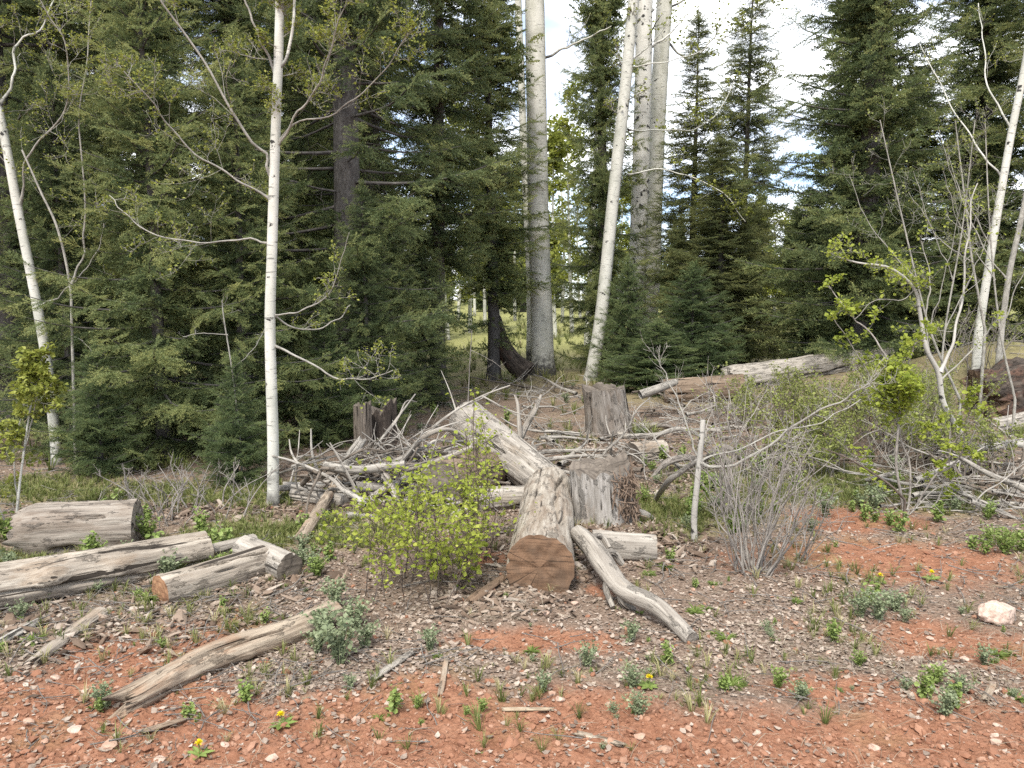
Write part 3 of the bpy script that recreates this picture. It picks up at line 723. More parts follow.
# right side aspens
broadleaf('aspen_tree', 'pale aspen leaning right behind the crooked leafy saplings', 'tree', 10.6,
  [(979, 330), (985, 290), (998, 210), (1012, 130), (1024, 70), (1040, -20), (1060, -120)], .055, .038, [
  ([(1003, 180), (985, 140), (970, 90), (955, 20)], .014, .005, 8, .5),
  ([(1012, 130), (1000, 90), (1005, 30), (1015, -20)], .014, .005, 6, .5),
  ([(992, 250), (970, 210), (950, 185), (930, 130)], .010, .003, 7, .45)], 'aspen', 'aspen_twig', 'leaf_new', .028, 41, n_tw=8, twL=.5)
broadleaf('aspen_tree', 'second pale aspen stem by the right edge above the dark root mass', 'tree', 10.2,
  [(1000, 345), (1004, 310), (1010, 270), (1022, 215), (1036, 140), (1050, 40)], .038, .028, [
  ([(1008, 280), (990, 250), (975, 200), (968, 150)], .010, .004, 7, .45)], 'aspen_twig', 'aspen_twig', 'leaf_new', .026, 42, n_tw=8, twL=.4)
broadleaf('dead_sapling', 'thin bare pole standing before the large dark spruce', 'tree', 9.6,
  [(985, 330), (972, 260), (965, 200), (955, 120)], .016, .006, [([(972, 262), (945, 240), (915, 190)], .008, .003, 6, .35)], 'aspen_twig', 'aspen_twig', 'leaf_new', .024, 43, n_tw=10, twL=.4)
for k, (a, b, c, d, lb) in enumerate([(960, 930, 905, 880, 'thin bare sapling tilting left across the foot of the large dark spruce'), (1015, 1000, 990, 985, 'thin grey sapling nearest the right edge below the aspens'), (940, 945, 962, 975, 'thin grey sapling tilting right between the crooked leafy sapling and the aspens')]):
    broadleaf('dead_sapling', lb, 'tree', 8.2+.5*k, [(a, 400), (b, 330), (c, 230), (d, 120)], .014, .005, [([(b, 330), ((b+c)//2+25, 270), (c+45, 200)], .007, .002, 8, .4), ([((b+c)//2, 280), (c-30, 225), (c-45, 170)], .006, .002, 8, .4)], 'aspen_twig', 'aspen_twig', 'leaf_olive', .026, 60+k, n_tw=16, twL=.45, leafn=1)
# small distant aspens
gA = 'far aspens in the bright gaps'
rg = np.random.default_rng(15)
for px, Yd, hh in [(572, 30, 9), (562, 38, 10), (610, 34, 8), (580, 44, 11), (757, 34, 5.2), (772, 40, 5.5), (448, 26, 8), (470, 30, 8), (790, 46, 6), (620, 42, 7), (745, 44, 6.5), (458, 38, 9), (555, 27, 7), (440, 33, 7), (485, 36, 8), (500, 31, 7), (515, 40, 8), (545, 36, 7), (590, 48, 8), (475, 46, 8), (630, 36, 7)]:
    bx = atx(px, Yd); bz = float(ground_base(bx, Yd))
    o = thing('far_aspen', 'slender pale aspen with a light green crown in a far gap between the conifers', 'tree', (bx, Yd, bz-.05), gA)
    t = MB(); p = smooth_path([(0, 0, 0), (rg.normal(0, .1), 0, hh*.4), (rg.normal(0, .3), 0, hh)], 10); tube(t, p, np.linspace(.09, .02, 10), 8, seed=int(px)); t.build('trunk', M['aspen'], o)
    lv = []; b = MB(); twigs(b, p, .03, rg, 16, 1.1, 1, lv, start=.2, leafn=7)
    lv = [q+rg.normal(size=3)*.12 for q in lv for _ in range(2)]
    b.build('twigs', M['aspen_twig'], o); f = MB(); add_leaves(f, lv, .15, rg); f.build('foliage', M['leaf_new'], o, smooth=False)
# short dark leaning stub
def simple_stem(name, label, cat, pts, rad, mat, sides=14, group=None, rough=.15, n=20, seed=1):
    base = np.array(pts[0]); o = MB(); p = smooth_path([np.array(q)-base for q in pts], n)
    tube(o, p, np.interp(np.linspace(0, 1, n), np.linspace(0, 1, len(rad)), rad), sides, rough=rough, seed=seed)
    ob = o.build(name, M[mat], None); ob.location = base; return tag(ob, label, cat, group)
simple_stem('leaning_trunk', 'short dark brown bent trunk leaning left at the foot of the thick grey aspen', 'tree trunk',
  [P(527, 374, 15), P(513, 362, 15.1), P(503, 346, 15.3), P(498, 333, 15.5), P(495, 318, 15.8)], [.24, .19, .16, .15, .12], 'log_dark')

# ------------------------------------------------------------------ logs and stumps
def log(name, label, p0, p1, r0, r1, mat, cut0=None, cut1=None, seed=0, bend=0.0, cracks=5, lump=.10, splinter0=0.0, splinter1=0.0, sides=84, segs=None, group=None, cat='log', knots=0, flat=1.0, wob=.0):
    """a felled stem built along its own z axis; sawn ends are parts of their own"""
    p0, p1 = np.asarray(p0, float), np.asarray(p1, float); rg = np.random.default_rng(seed+900)
    ax = p1-p0; L = np.linalg.norm(ax); z = ax/L
    x = np.cross([0, 0, 1.], z); x /= np.linalg.norm(x); y = np.cross(z, x)
    segs = segs or max(24, int(L/.018)); segs = min(segs, 170)
    s = np.linspace(0, 1, segs); th = np.linspace(0, 2*PI, sides, endpoint=False)
    S, TH = np.meshgrid(s, th, indexing='ij'); Z = S*L
    C, Sn = np.cos(TH), np.sin(TH); sd = seed*5.3
    R = r0+(r1-r0)*S
    D = 1.5*lump*fbm(C*1.1+sd, Sn*1.1, Z*2.4, 4, seed)+(.02)*fbm(C*9+sd, Sn*9, Z*5, 3, seed+5)+.05*fbm(C*5+sd, Sn*5, Z*2.2, 3, seed+3)
    tw = rg.uniform(-.25, .25)
    dep = np.zeros_like(D)
    for c in range(cracks+3):
        t0 = rg.uniform(0, 2*PI); a, b = sorted(rg.uniform(-.15, 1.15, 2)); b = max(b, a+.3)
        path = t0+tw*Z/max(r0, .05)*.35+.25*fbm(Z*2.5, c*7.7+sd, 0, 3, seed)
        dth = (TH-path+PI) % (2*PI)-PI
        wdt = rg.uniform(.045, .075)
        dep += np.exp(-(dth/wdt)**2)*sstep(a, a+.12, S)*(1-sstep(b-.12, b, S))*rg.uniform(.18, .45)
    for c in range(knots):
        t0, s0 = rg.uniform(0, 2*PI), rg.uniform(.15, .9); dth = (TH-t0+PI) % (2*PI)-PI
        q = (dth*r0)**2+((Z-s0*L)*.8)**2; k = r0*.30
        D += .30*np.exp(-q/k**2)-.22*np.exp(-q/(k*.45)**2)
    R = R*(1+D-np.clip(dep, 0, .5))
    cx = bend*np.sin(PI*S)+wob*fbm(S*3, sd, 0, 2, seed); cy = wob*fbm(S*3, sd, 9, 2, seed+1)
    zz = Z.copy()
    for spl, e in ((splinter0, 0), (splinter1, 1)):
        if spl:
            nz = (fbm(C*3.2+sd, Sn*3.2, e*3, 3, seed+7)+.6*vnoise(TH*9, sd, 0, seed))*spl
            w = np.clip(1-(S if e == 0 else 1-S)*L/(spl*2.5), 0, 1)**2
            zz = zz+nz*w
            R = R*(1-.35*w*(.5+.5*fbm(C*2+sd, Sn*2, e, 2, seed+9)))
    V = np.stack([cx+R*C, cy+R*Sn*flat, zz], -1); gr = np.stack([R*C+sd*.31, R*Sn, Z], -1)
    i = np.arange(segs-1)[:, None]*sides; j = np.arange(sides)[None]; j2 = (j+1) % sides
    m = MB(); m.add(V.reshape(-1, 3), np.stack([i+j, i+j2, i+sides+j2, i+sides+j], -1).reshape(-1, 4), gr.reshape(-1, 3))
    def capf(e, mbx, depth=0.0, rgh=.012, hollow=0):
        rim = V[0 if e == 0 else -1]; ctr = rim.mean(0); rings = 9; sg = -1 if e == 0 else 1
        vs, gs, fs = [], [], []
        for q in range(rings):
            t = 1-q/rings
            pr = ctr+(rim-ctr)*t
            pr = pr.copy(); pr[:, 2] = pr[:, 2]+sg*(rgh*r0*4*fbm(pr[:, 0]*30, pr[:, 1]*30, seed, 3, seed)*(t < 1)) - sg*hollow*(1-t**4)
            vs.append(pr); gs.append(np.stack([pr[:, 0]-ctr[0], pr[:, 1]-ctr[1], pr[:, 2]*0+seed], -1))
        vs.append(np.array([ctr-[0, 0, sg*hollow]])); gs.append(np.array([[0, 0, seed]]))
        for q in range(rings-1):
            b0 = q*sides
            f = np.stack([b0+np.arange(sides), b0+(np.arange(sides)+1) % sides, b0+sides+(np.arange(sides)+1) % sides, b0+sides+np.arange(sides)], -1); fs.append(f[:, ::-1] if e == 0 else f)
        b0 = (rings-1)*sides; c0 = rings*sides
        f3 = np.stack([b0+np.arange(sides), b0+(np.arange(sides)+1) % sides, np.full(sides, c0)], -1)
        vv, gg = np.concatenate(vs), np.concatenate(gs)
        n0 = mbx.n
        mbx.add(vv, np.concatenate(fs), gg); mbx.F.append((f3[:, ::-1] if e == 0 else f3)+n0); mbx.M.append(np.zeros(len(f3), np.int32))
    mats = [M[mat]]
    for e, ct in ((0, cut0), (1, cut1)):
        if ct is None: capf(e, m, hollow=.0, rgh=.03)
    ob = m.build(name, mats, None)
    mw = Matrix(((x[0], y[0], z[0], p0[0]), (x[1], y[1], z[1], p0[1]), (x[2], y[2], z[2], p0[2]), (0, 0, 0, 1)))
    ob.matrix_world = mw
    tag(ob, label, cat, group)
    for e, ct in ((0, cut0), (1, cut1)):
        if ct:
            c = MB(); capf(e, c, rgh=.02); c.build('cut_face', M[ct], ob)
    return ob
def over(px, py, z):
    """the point seen at this pixel that is z above the ground"""
    d = px_dir(px, py); t = 1.5
    while t < 60:
        p = d*t
        if CAM_H+p[2] <= float(ground_base(p[0], p[1]))+z: break
        t *= 1.003
    return np.array([p[0], p[1], CAM_H+p[2]])
def lift(px, py, Y, r=None):
    """centre of a stem of radius r that rests on the ground and is seen at this pixel"""
    return over(px, py, r*.74) if r is not None else P(px, py, Y)

log('sawn_log', 'thick weathered log with a sawn brown end facing the camera', lift(539, 568, 4.25, .185), lift(549, 490, 5.9, .185), .188, .18, 'log_flaky', 'cut_brown', None, 1, cracks=7, lump=.06)
log('pole_log', 'long smooth grey log propped up behind the log with the sawn brown end', P(553, 489, 6.1), P(467, 420, 7.25), .165, .195, 'log_grey', None, 'cut_pale', 2, cracks=3, lump=.02, knots=2)
log('dark_log', 'short log with a dark sawn end behind the bright green shrub', P(441, 487, 5.75), P(500, 466, 6.9), .21, .20, 'log_brown', 'cut_grey', None, 3, cracks=4)
log('short_log', 'pale split log lying under the long propped grey log', lift(468, 500, 5.6, .10), lift(530, 497, 5.75, .09), .10, .09, 'log_grey', None, 'cut_pale', 4, cracks=5)
log('fallen_log', 'long pale fallen log with a dark knot crossing the left of the clearing', lift(-70, 602, 3.72, .135), lift(207, 549, 4.75, .105), .145, .11, 'log_pale', None, 'cut_red', 5, cracks=7, splinter0=.05, knots=3, lump=.14)
log('cut_log', 'short sawn log with a reddish end in front of the long pale fallen log', lift(160, 592, 3.98, .09), lift(264, 561, 4.45, .09), .092, .095, 'log_pale', 'cut_red', 'cut_pale', 6, cracks=6, lump=.12)
log('cut_log', 'stubby grey log with a dark end facing right, behind the short sawn log', lift(290, 569, 4.5, .085), lift(245, 549, 4.85, .085), .088, .085, 'log_grey', 'cut_grey', None, 7, cracks=5)
log('split_log', 'small bleached split log between the long pale log and the stubby grey log', lift(210, 553, 4.8, .055), lift(254, 541, 4.95, .05), .055, .05, 'bleached', 'cut_pale', None, 8, cracks=4)
log('rough_log', 'knobbly tapering brown log lying across the red soil in the left foreground', lift(124, 699, 3.08, .05), lift(338, 613, 3.78, .062), .058, .072, 'log_tan', None, 'cut_pale', 9, cracks=7, splinter0=.10, knots=4, lump=.20, bend=.035, wob=.03)
log('old_log', 'thick pale log with a rotten hollow behind the leaf bearing sapling on the left', lift(18, 533, 5.2, .15), lift(138, 526, 5.55, .15), .195, .185, 'log_old', None, None, 10, cracks=4, splinter0=.05)
log('dark_stick', 'dark and white splintered stick leaning on the thick pale rotten log', P(22, 548, 4.95), P(109, 506, 5.05), .036, .030, 'stick_dark', None, None, 11, cracks=3, splinter1=.05, splinter0=.08, sides=30, cat='stick')
log('plank_stick', 'flat grey split branch on the litter below the long pale fallen log', lift(38, 658, 3.4, .025), lift(100, 612, 3.95, .03), .035, .045, 'log_pale', None, None, 12, cracks=4, splinter0=.08, flat=.6, sides=40, cat='stick')
log('plank_stick', 'narrow grey split branch at the left edge below the long pale fallen log', lift(-14, 650, 3.45, .02), lift(36, 622, 3.8, .02), .03, .028, 'stick', None, None, 13, cracks=3, splinter1=.06, flat=.6, sides=30, cat='stick')
log('short_log', 'pale log piece with a flat end facing right behind the forked white branch', lift(592, 545, 4.95, .095), lift(655, 549, 4.78, .09), .095, .088, 'bleached', None, 'cut_pale', 14, cracks=6)
log('fallen_log', 'fallen brown log with a hollow end in front of the broad young fir', lift(664, 392, 11.4, .2), lift(744, 388, 11.2, .21), .20, .22, 'log_brown', None, 'cut_grey', 15, cracks=5, lump=.08)
log('fallen_log', 'long pale fallen trunk running behind the olive shrubs on the right', lift(728, 381, 11.9, .24), P(888, 358, 12.9), .24, .22, 'log_grey', None, 'cut_pale', 16, cracks=5, splinter0=.08)
log('root_mass', 'big dark rotten trunk end with reddish heartwood at the right edge', lift(985, 400, 9.0, .34), lift(1075, 385, 9.6, .36), .36, .36, 'log_dark', 'rot', None, 17, cracks=7, lump=.35, splinter0=.14, cat='log')
log('fallen_log', 'smooth pale log end at the right edge below the dark rotten trunk', lift(990, 428, 8.3, .12), lift(1090, 408, 8.9, .12), .105, .11, 'log_grey', 'cut_pale', None, 18, cracks=4)
log('log_chunk', 'small grey block of wood among sticks right of the tilted stump', lift(632, 455, 7.9, .12), lift(662, 450, 8.1, .11), .12, .10, 'log_pale', 'cut_grey', None, 19, cracks=4)
log('thick_branch', 'thick brown branch propped at the left end of the brush pile', lift(300, 540, 5.7, .04), P(340, 478, 6.2), .045, .035, 'log_tan', None, None, 20, cracks=4, splinter1=.06, sides=36, cat='stick')
log('thick_branch', 'short broken plank rising from the top of the brush pile', P(345, 465, 6.5), P(362, 440, 6.6), .05, .045, 'stick', None, None, 21, cracks=3, splinter1=.05, sides=30, cat='stick')
log('split_log', 'grey split rail lying low at the left end of the brush pile', lift(294, 494, 6.3, .06), lift(345, 502, 6.1, .06), .055, .06, 'log_grey', 'cut_pale', None, 22, cracks=5, cat='log')
log('snag', 'dark upright snag with a broken top behind the brush pile', P(361, 432, 7.9), P(363, 402, 7.95), .11, .09, 'stump_grey', None, None, 23, cracks=5, splinter1=.06, lump=.2, cat='stump') if False else None

def stump(name, label, px, py, Y, r, h, seed, mat='stump_grey', tilt=(0, 0), top_split=.06, roots=5, rootL=.5, rotpiece=True, flare=.25, group=None):
    """standing stump: ribbed weathered sides, ragged sawn top, spreading roots, crumbling rot on one flank"""
    c = P(px, py, Y); base = np.array([c[0], Y, float(ground_base(c[0], Y))-.03])
    root = thing(name, label, 'stump', base, group); root.rotation_euler = (tilt[0], tilt[1], 0)
    rg = np.random.default_rng(seed); k = 110; n = 46
    s = np.linspace(0, 1, n); th = np.linspace(0, 2*PI, k, endpoint=False); S, TH = np.meshgrid(s, th, indexing='ij'); C, Sn = np.cos(TH), np.sin(TH)
    D = .07*fbm(C*1.5+seed, Sn*1.5, S*1.2, 3, seed)+.05*fbm(C*5+seed, Sn*5, S*1.0, 3, seed+1)
    for q in range(7):
        t0 = rg.uniform(0, 2*PI); dth = (TH-t0-.2*fbm(S*3, q*3.1, 0, 2, seed)+PI) % (2*PI)-PI
        D -= np.exp(-(dth/rg.uniform(.025, .05))**2)*(.24 if q == 0 else rg.uniform(.03, .09))*sstep(0, .2, S+.1)
    for q in range(roots):
        t0 = 2*PI*q/roots+rg.uniform(-.3, .3); dth = (TH-t0+PI) % (2*PI)-PI
        D += flare*np.exp(-(dth/.35)**2)*np.exp(-S/.16)
    R = r*(1+D)*(1.08-.10*S)
    zt = h*S+S**3*(top_split*h*2*fbm(C*1.6+seed, Sn*1.6, 0, 3, seed+2)+top_split*h*.45*fbm(C*6, Sn*6, seed, 2, 3))
    V = np.stack([R*C, R*Sn, zt], -1); g = np.stack([R*C+seed, R*Sn, zt], -1)
    i = np.arange(n-1)[:, None]*k; j = np.arange(k)[None]; j2 = (j+1) % k
    m = MB(); m.add(V.reshape(-1, 3), np.stack([i+j, i+j2, i+k+j2, i+k+j], -1).reshape(-1, 4), g.reshape(-1, 3)); m.build('trunk', M[mat], root)
    t = MB(); rim = V[-1]; cc = rim.mean(0); vs = []; rn = 8
    for q in range(rn):
        a = 1-q/rn; pr = cc+(rim-cc)*a; pr[:, 2] += .02*fbm(pr[:, 0]*14, pr[:, 1]*14, seed, 3, 4)*(a < 1)-.03*(1-a); vs.append(pr)
    vv = np.concatenate(vs+[np.array([cc-[0, 0, .04]])]); ff = []
    for q in range(rn-1):
        b0 = q*k; ff.append(np.stack([b0+np.arange(k), b0+(np.arange(k)+1) % k, b0+k+(np.arange(k)+1) % k, b0+k+np.arange(k)], -1))
    t.add(vv, np.concatenate(ff)); b0 = (rn-1)*k
    t.F.append(np.stack([b0+np.arange(k), b0+(np.arange(k)+1) % k, np.full(k, rn*k)], -1)); t.M.append(np.zeros(k, np.int32)); t.build('cut_face', M['cut_grey'], root)
    for q in range(roots):
        a = 2*PI*q/roots+rg.uniform(-.4, .4); d = np.array([math.cos(a), math.sin(a), 0])
        p = smooth_path([d*r*.7+[0, 0, .16*h+.04], d*r*1.25+[0, 0, .05], d*(r+rootL*.6)+[rg.normal(0, .08), rg.normal(0, .08), .02], d*(r+rootL)+[0, 0, -.06]], 14)
        o = MB(); tube(o, p, np.linspace(r*.24, r*.06, 14), 12, rough=.3, seed=seed+q); o.build('root', M['bleached' if q % 2 else mat], root)
    if rotpiece:
        o = MB(); rr = np.random.default_rng(seed+5)
        for q in range(420):
            a = rr.uniform(-1.3, .35); z0 = rr.uniform(0, .85)*h; d = np.array([math.cos(a), math.sin(a), 0])
            p0 = d*r*rr.uniform(.92, 1.12)+[0, 0, z0]; p1 = p0+[rr.normal(0, .03), rr.normal(0, .03), rr.normal(0, .07)]
            tube(o, np.array([p0, (p0+p1)/2+d*.012, p1]), [.003, .006, .002], 4, seed=q, rough=.4)
        o.build('rotten_splinters', M['debris'], root)
    return root
stump('tree_stump', 'grey cracked stump with crumbling brown rot beside the log with the sawn brown end', 604, 505, 5.35, .215, .44, 61, tilt=(math.radians(-3), math.radians(-5)), roots=5, rootL=.22, top_split=.13)
stump('tree_stump', 'tilted grey stump with white splayed roots in the middle of the clearing', 610, 425, 9.2, .26, .60, 62, 'stump_brown', tilt=(math.radians(4), math.radians(-9)), roots=6, rootL=.55, rotpiece=False, top_split=.12)
stump('tree_stump', 'dark broken stump standing behind the brush pile', 381, 440, 8.0, .17, .52, 63, 'log_dark', roots=3, rootL=.2, rotpiece=False, top_split=.2)
stump('tree_stump', 'narrow dark snag with a pale broken top beside the dark broken stump', 363, 436, 7.7, .09, .58, 64, 'stick_dark', roots=3, rootL=.1, rotpiece=False, top_split=.06)
# forked white branch in front of the sawn log
o = thing('forked_branch', 'bent bleached branch with short stubs lying in front of the grey cracked stump', 'branch', (0, 0, 0))
b0 = over(583, 540, .2); o.location = b0
def rel(px, py, Y, z=None):
    p = P(px, py, Y)
    if z is not None: p[2] = float(ground_base(p[0], p[1]))+z
    return p-b0
m_ = MB(); ov = lambda a, b_, z: over(a, b_, z)-b0
p = smooth_path([ov(579, 534, .20), ov(592, 548, .19), ov(606, 568, .15), ov(624, 590, .11), ov(652, 603, .10), ov(672, 619, .06), ov(692, 639, .02)], 60)
tube(m_, p, np.interp(np.linspace(0, 1, 60), [0, .3, .5, 1], [.056, .058, .052, .036]), 30, rough=.22, seed=3); m_.build('main_stem', M['bleached'], o)
for pts, r in (([ov(612, 578, .13), ov(606, 588, .09), ov(613, 607, .02)], .022), ([ov(622, 590, .10), ov(624, 602, .05), ov(634, 610, .01)], .03),
               ([ov(596, 556, .17), ov(612, 553, .17), ov(622, 564, .10)], .028), ([ov(585, 541, .22), ov(600, 536, .2), ov(609, 548, .14)], .024)):
    m_ = MB(); tube(m_, smooth_path(pts, 12), np.linspace(r, r*.6, 12), 14, rough=.3, seed=5); m_.build('stub', M['bleached'], o)

# ------------------------------------------------------------------ sticks
STICKS = []
def stick_mesh(seed, L=1.0, r=.02, forks=2, mat='stick', curve=.18):
    rg = np.random.default_rng(seed); m = MB()
    pts = [np.zeros(3)]; d = np.array([1., 0, 0])
    for q in range(6):
        d = d+rg.normal(size=3)*[.05, curve, curve]; d /= np.linalg.norm(d); pts.append(pts[-1]+d*L/6)
    p = smooth_path(pts, 22); tube(m, p, np.linspace(r, r*.35, 22), 8, rough=.25, seed=seed)
    for f in range(forks):
        j = rg.integers(6, 18); dd = (p[j+1]-p[j]); dd /= np.linalg.norm(dd); dd = dd*.8+rg.normal(size=3)*.6; dd /= np.linalg.norm(dd); l = L*rg.uniform(.2, .45)
        q = smooth_path([p[j], p[j]+dd*l*.5, p[j]+dd*l+rg.normal(size=3)*.08*l], 8); tube(m, q, np.linspace(r*.55, r*.2, 8), 6, rough=.2, seed=seed+f)
    return m.mesh('stick', M[mat])
SM = [stick_mesh(s, 1.0, [.018, .012, .025, .009, .015][s % 5], [2, 3, 1, 4, 2][s % 5], 'stick' if s % 4 else 'stick_dark', [.10, .16, .07, .2, .13][s % 5]) for s in range(14)]
BM = [stick_mesh(300+s, 1.0, .008, 9, 'stick' if s % 3 else 'stick_dark', .16) for s in range(6)]
def put_stick(k, p, az, el, roll, sc, label, group, name='dead_branch'):
    o = bpy.data.objects.new(name, SM[k % len(SM)]); COL.objects.link(o)
    o.matrix_world = Matrix.Translation(p) @ Matrix.Rotation(az, 4, 'Z') @ Matrix.Rotation(-el, 4, 'Y') @ Matrix.Rotation(roll, 4, 'X') @ Matrix.Diagonal((sc[0], sc[1], sc[1], 1))
    return tag(o, label, 'stick', group)
rg = np.random.default_rng(77)
for k in range(95):      # brush pile
    px = rg.normal(390, 36); px = min(max(px, 312), 462); Yd = rg.normal(6.35, .28); hh = max(0, .33*(1-((px-395)/95)**2)); z = rg.uniform(.02, max(.05, hh))
    x = atx(px, Yd); az = rg.choice([rg.normal(.35, .5), rg.normal(2.7, .5)]); sc = rg.uniform(.45, 1.05)
    p = Vector((x-.5*sc*math.cos(az), Yd-.5*sc*math.sin(az), float(ground_base(x, Yd))+z))
    put_stick(k, p, az, rg.normal(.0, .11), rg.uniform(0, 6), (sc, rg.uniform(.5, 1.8)), 'bare grey stick tangled in the brush pile behind the bright green shrub', 'sticks of the brush pile')
def stem_label(name, label, pts, r, mat='stick', cat='branch', seed=1):
    return simple_stem(name, label, cat, pts, r, mat, 10, None, .2, 24, seed)
stem_label('long_branch', 'long pale branch slanting from the brush pile up onto the propped grey log', [P(405, 470, 6.0), P(440, 460, 5.95), P(475, 446, 5.95), P(497, 434, 6.0)], [.026, .024, .02, .015], 'bleached')
stem_label('curved_branch', 'pale branch arching over the top of the brush pile', [P(402, 462, 6.3), P(420, 440, 6.2), P(440, 430, 6.2), P(458, 432, 6.3), P(470, 442, 6.3)], [.025, .022, .018, .014, .01], 'bleached')
stem_label('crooked_branch', 'thick pale horizontal branch across the front of the brush pile', [P(325, 466, 6.0), P(355, 470, 5.9), P(375, 468, 5.85), P(405, 464, 5.85)], [.035, .034, .038, .03], 'stick')
stem_label('hanging_branch', 'pale branch hanging down the front of the brush pile into the green shrub', [P(380, 466, 5.95), P(390, 485, 5.75), P(402, 508, 5.55), P(412, 528, 5.4)], [.03, .028, .022, .015], 'bleached')
stem_label('long_branch', 'white forked stick standing behind the propped grey log', [P(520, 438, 7.0), P(527, 424, 7.1), P(534, 412, 7.1), P(541, 395, 7.2)], [.035, .03, .025, .012], 'bleached')
stem_label('long_branch', 'thin white stick standing left of the white forked stick', [P(520, 438, 6.95), P(519, 420, 7.0), P(518, 405, 7.05), P(515, 395, 7.1)], [.024, .02, .016, .012], 'bleached')
gM = 'sticks strewn over the middle of the clearing'
for k in range(120):
    px = rg.uniform(500, 800) if rg.random() < .75 else rg.uniform(860, 1020); py = rg.uniform(385, 480) if px < 860 else rg.uniform(440, 520)
    g_ = G(px, py); az = rg.uniform(0, PI); sc = rg.uniform(.35, 1.0)*(.5+.07*g_[1])
    put_stick(k*3+1, Vector((g_[0]-.4*sc*math.cos(az), g_[1], g_[2]+rg.uniform(.02, .12))), az, rg.normal(.02, .06), rg.uniform(0, 6), (sc, rg.uniform(.6, 1.4)), 'grey fallen stick strewn over the middle of the clearing', gM, 'fallen_stick')
gT = 'twiggy dead boughs matted over the clearing'
for k in range(110):
    px = rg.uniform(480, 800) if k < 75 else rg.uniform(880, 1024); py = rg.uniform(388, 490) if px < 820 else rg.uniform(430, 530)
    g_ = G(px, py); az = rg.uniform(0, 2*PI); sc = rg.uniform(.5, 1.1)*(.45+.06*g_[1])
    o = put_stick(0, Vector((g_[0]-.4*sc*math.cos(az), g_[1]-.4*sc*math.sin(az), g_[2]+rg.uniform(.01, .08))), az, rg.normal(.05, .10), rg.uniform(0, 6), (sc, sc), 'twiggy grey dead bough matted over the middle and right of the clearing', gT, 'dead_bough'); o.data = BM[k % 6]
gB = 'sticks heaped below the dark rotten trunk'
for k in range(45):
    px = rg.uniform(920, 1040); py = rg.uniform(440, 520); g_ = G(px, py); az = rg.uniform(-.4, PI+.4); sc = rg.uniform(.35, 1.0)
    put_stick(k*3+2, Vector((g_[0]-.4*sc*math.cos(az), g_[1], g_[2]+rg.uniform(.02, .18))), az, rg.normal(.04, .14), rg.uniform(0, 6), (sc, rg.uniform(.5, 1.4)), 'dry stick heaped on the slope below the dark rotten trunk', gB, 'fallen_stick')
gN = 'small sticks on the near litter'
for k in range(70):
    px = rg.uniform(0, 1020); py = rg.uniform(520, 760); g_ = G(px, py); az = rg.uniform(0, PI); sc = rg.uniform(.07, .22)
    put_stick(k*5+2, Vector((g_[0], g_[1], float(ground_h(g_[0], g_[1]))+.008)), az, rg.normal(0, .05), rg.uniform(0, 6), (sc, sc*rg.uniform(.5, .9)), 'small dry stick lying on the near litter', gN, 'dry_stick')
stem_label('thick_branch', 'pale branch lying across the sticks left of the brown fallen log', [P(640, 395, 10.2), P(660, 388, 10.3), P(675, 382, 10.6)], [.06, .055, .05], 'stick')
stem_label('curved_branch', 'curved grey branch running right from the tilted stump', [G(628, 444)+[0, 0, .08], G(655, 446)+[0, 0, .12], G(680, 443)+[0, 0, .16], G(705, 447)+[0, 0, .1]], [.03, .03, .026, .02], 'stick')
stem_label('long_branch', 'grey branch leaning in front of the dead white sapling', [G(655, 503)+[0, 0, .02], P(668, 482, 5.35), P(684, 470, 5.2), P(699, 460, 5.1)], [.018, .022, .021, .017], 'stick')
stem_label('root_branch', 'arched pale root with a dark hollow right of the dead white sapling', [G(702, 470), P(712, 452, 6.8), P(725, 447, 6.8), P(738, 455, 6.7), G(748, 476)], [.02, .028, .026, .02, .012], 'stump_brown')
stem_label('root_branch', 'gnarled grey root lying right of the grey cracked stump', [G(650, 480), P(668, 462, 6.9), P(690, 458, 6.9), G(705, 468)], [.015, .034, .03, .015], 'stump_brown')

# wood chips and slabs in the foreground
gC = None
for lb, a, b, r, mt in [('white splintered wood slab on the litter below the green weeds', (373, 682), (412, 657), .022, 'bleached'),
    ('upright tan bark sliver in the foreground litter', (440, 697), (447, 662), .014, 'log_tan'),
    ('pale tan wood sliver lying on the red soil at the bottom', (503, 709), (551, 712), .014, 'cut_pale'),
    ('brown slab of bark on the litter left of the sawn brown log', (470, 606), (505, 582), .035, 'rot'),
    ('tan wood piece half sunk in the red soil at the bottom', (578, 729), (622, 742), .018, 'log_tan'),
    ('small brown chunk of bark in the right foreground', (860, 642), (864, 662), .02, 'log_brown'),
    ('thin bark strip beside a tuft in the right foreground', (985, 705), (993, 688), .016, 'log_tan'),
    ('grey stick slab below the rough brown log', (145, 735), (190, 722), .016, 'log_brown')]:
    pa, pb = G(*a), G(*b); pa[2] = float(ground_h(pa[0], pa[1]))+r*.5; pb[2] = float(ground_h(pb[0], pb[1]))+r*.6
    log('wood_piece', lb, pa, pb, r, r*.8, mt, None, None, abs(hash(a)) % 89+2, cracks=3, splinter0=.03, splinter1=.03, sides=24, segs=30, flat=.45, cat='wood piece', lump=.2)

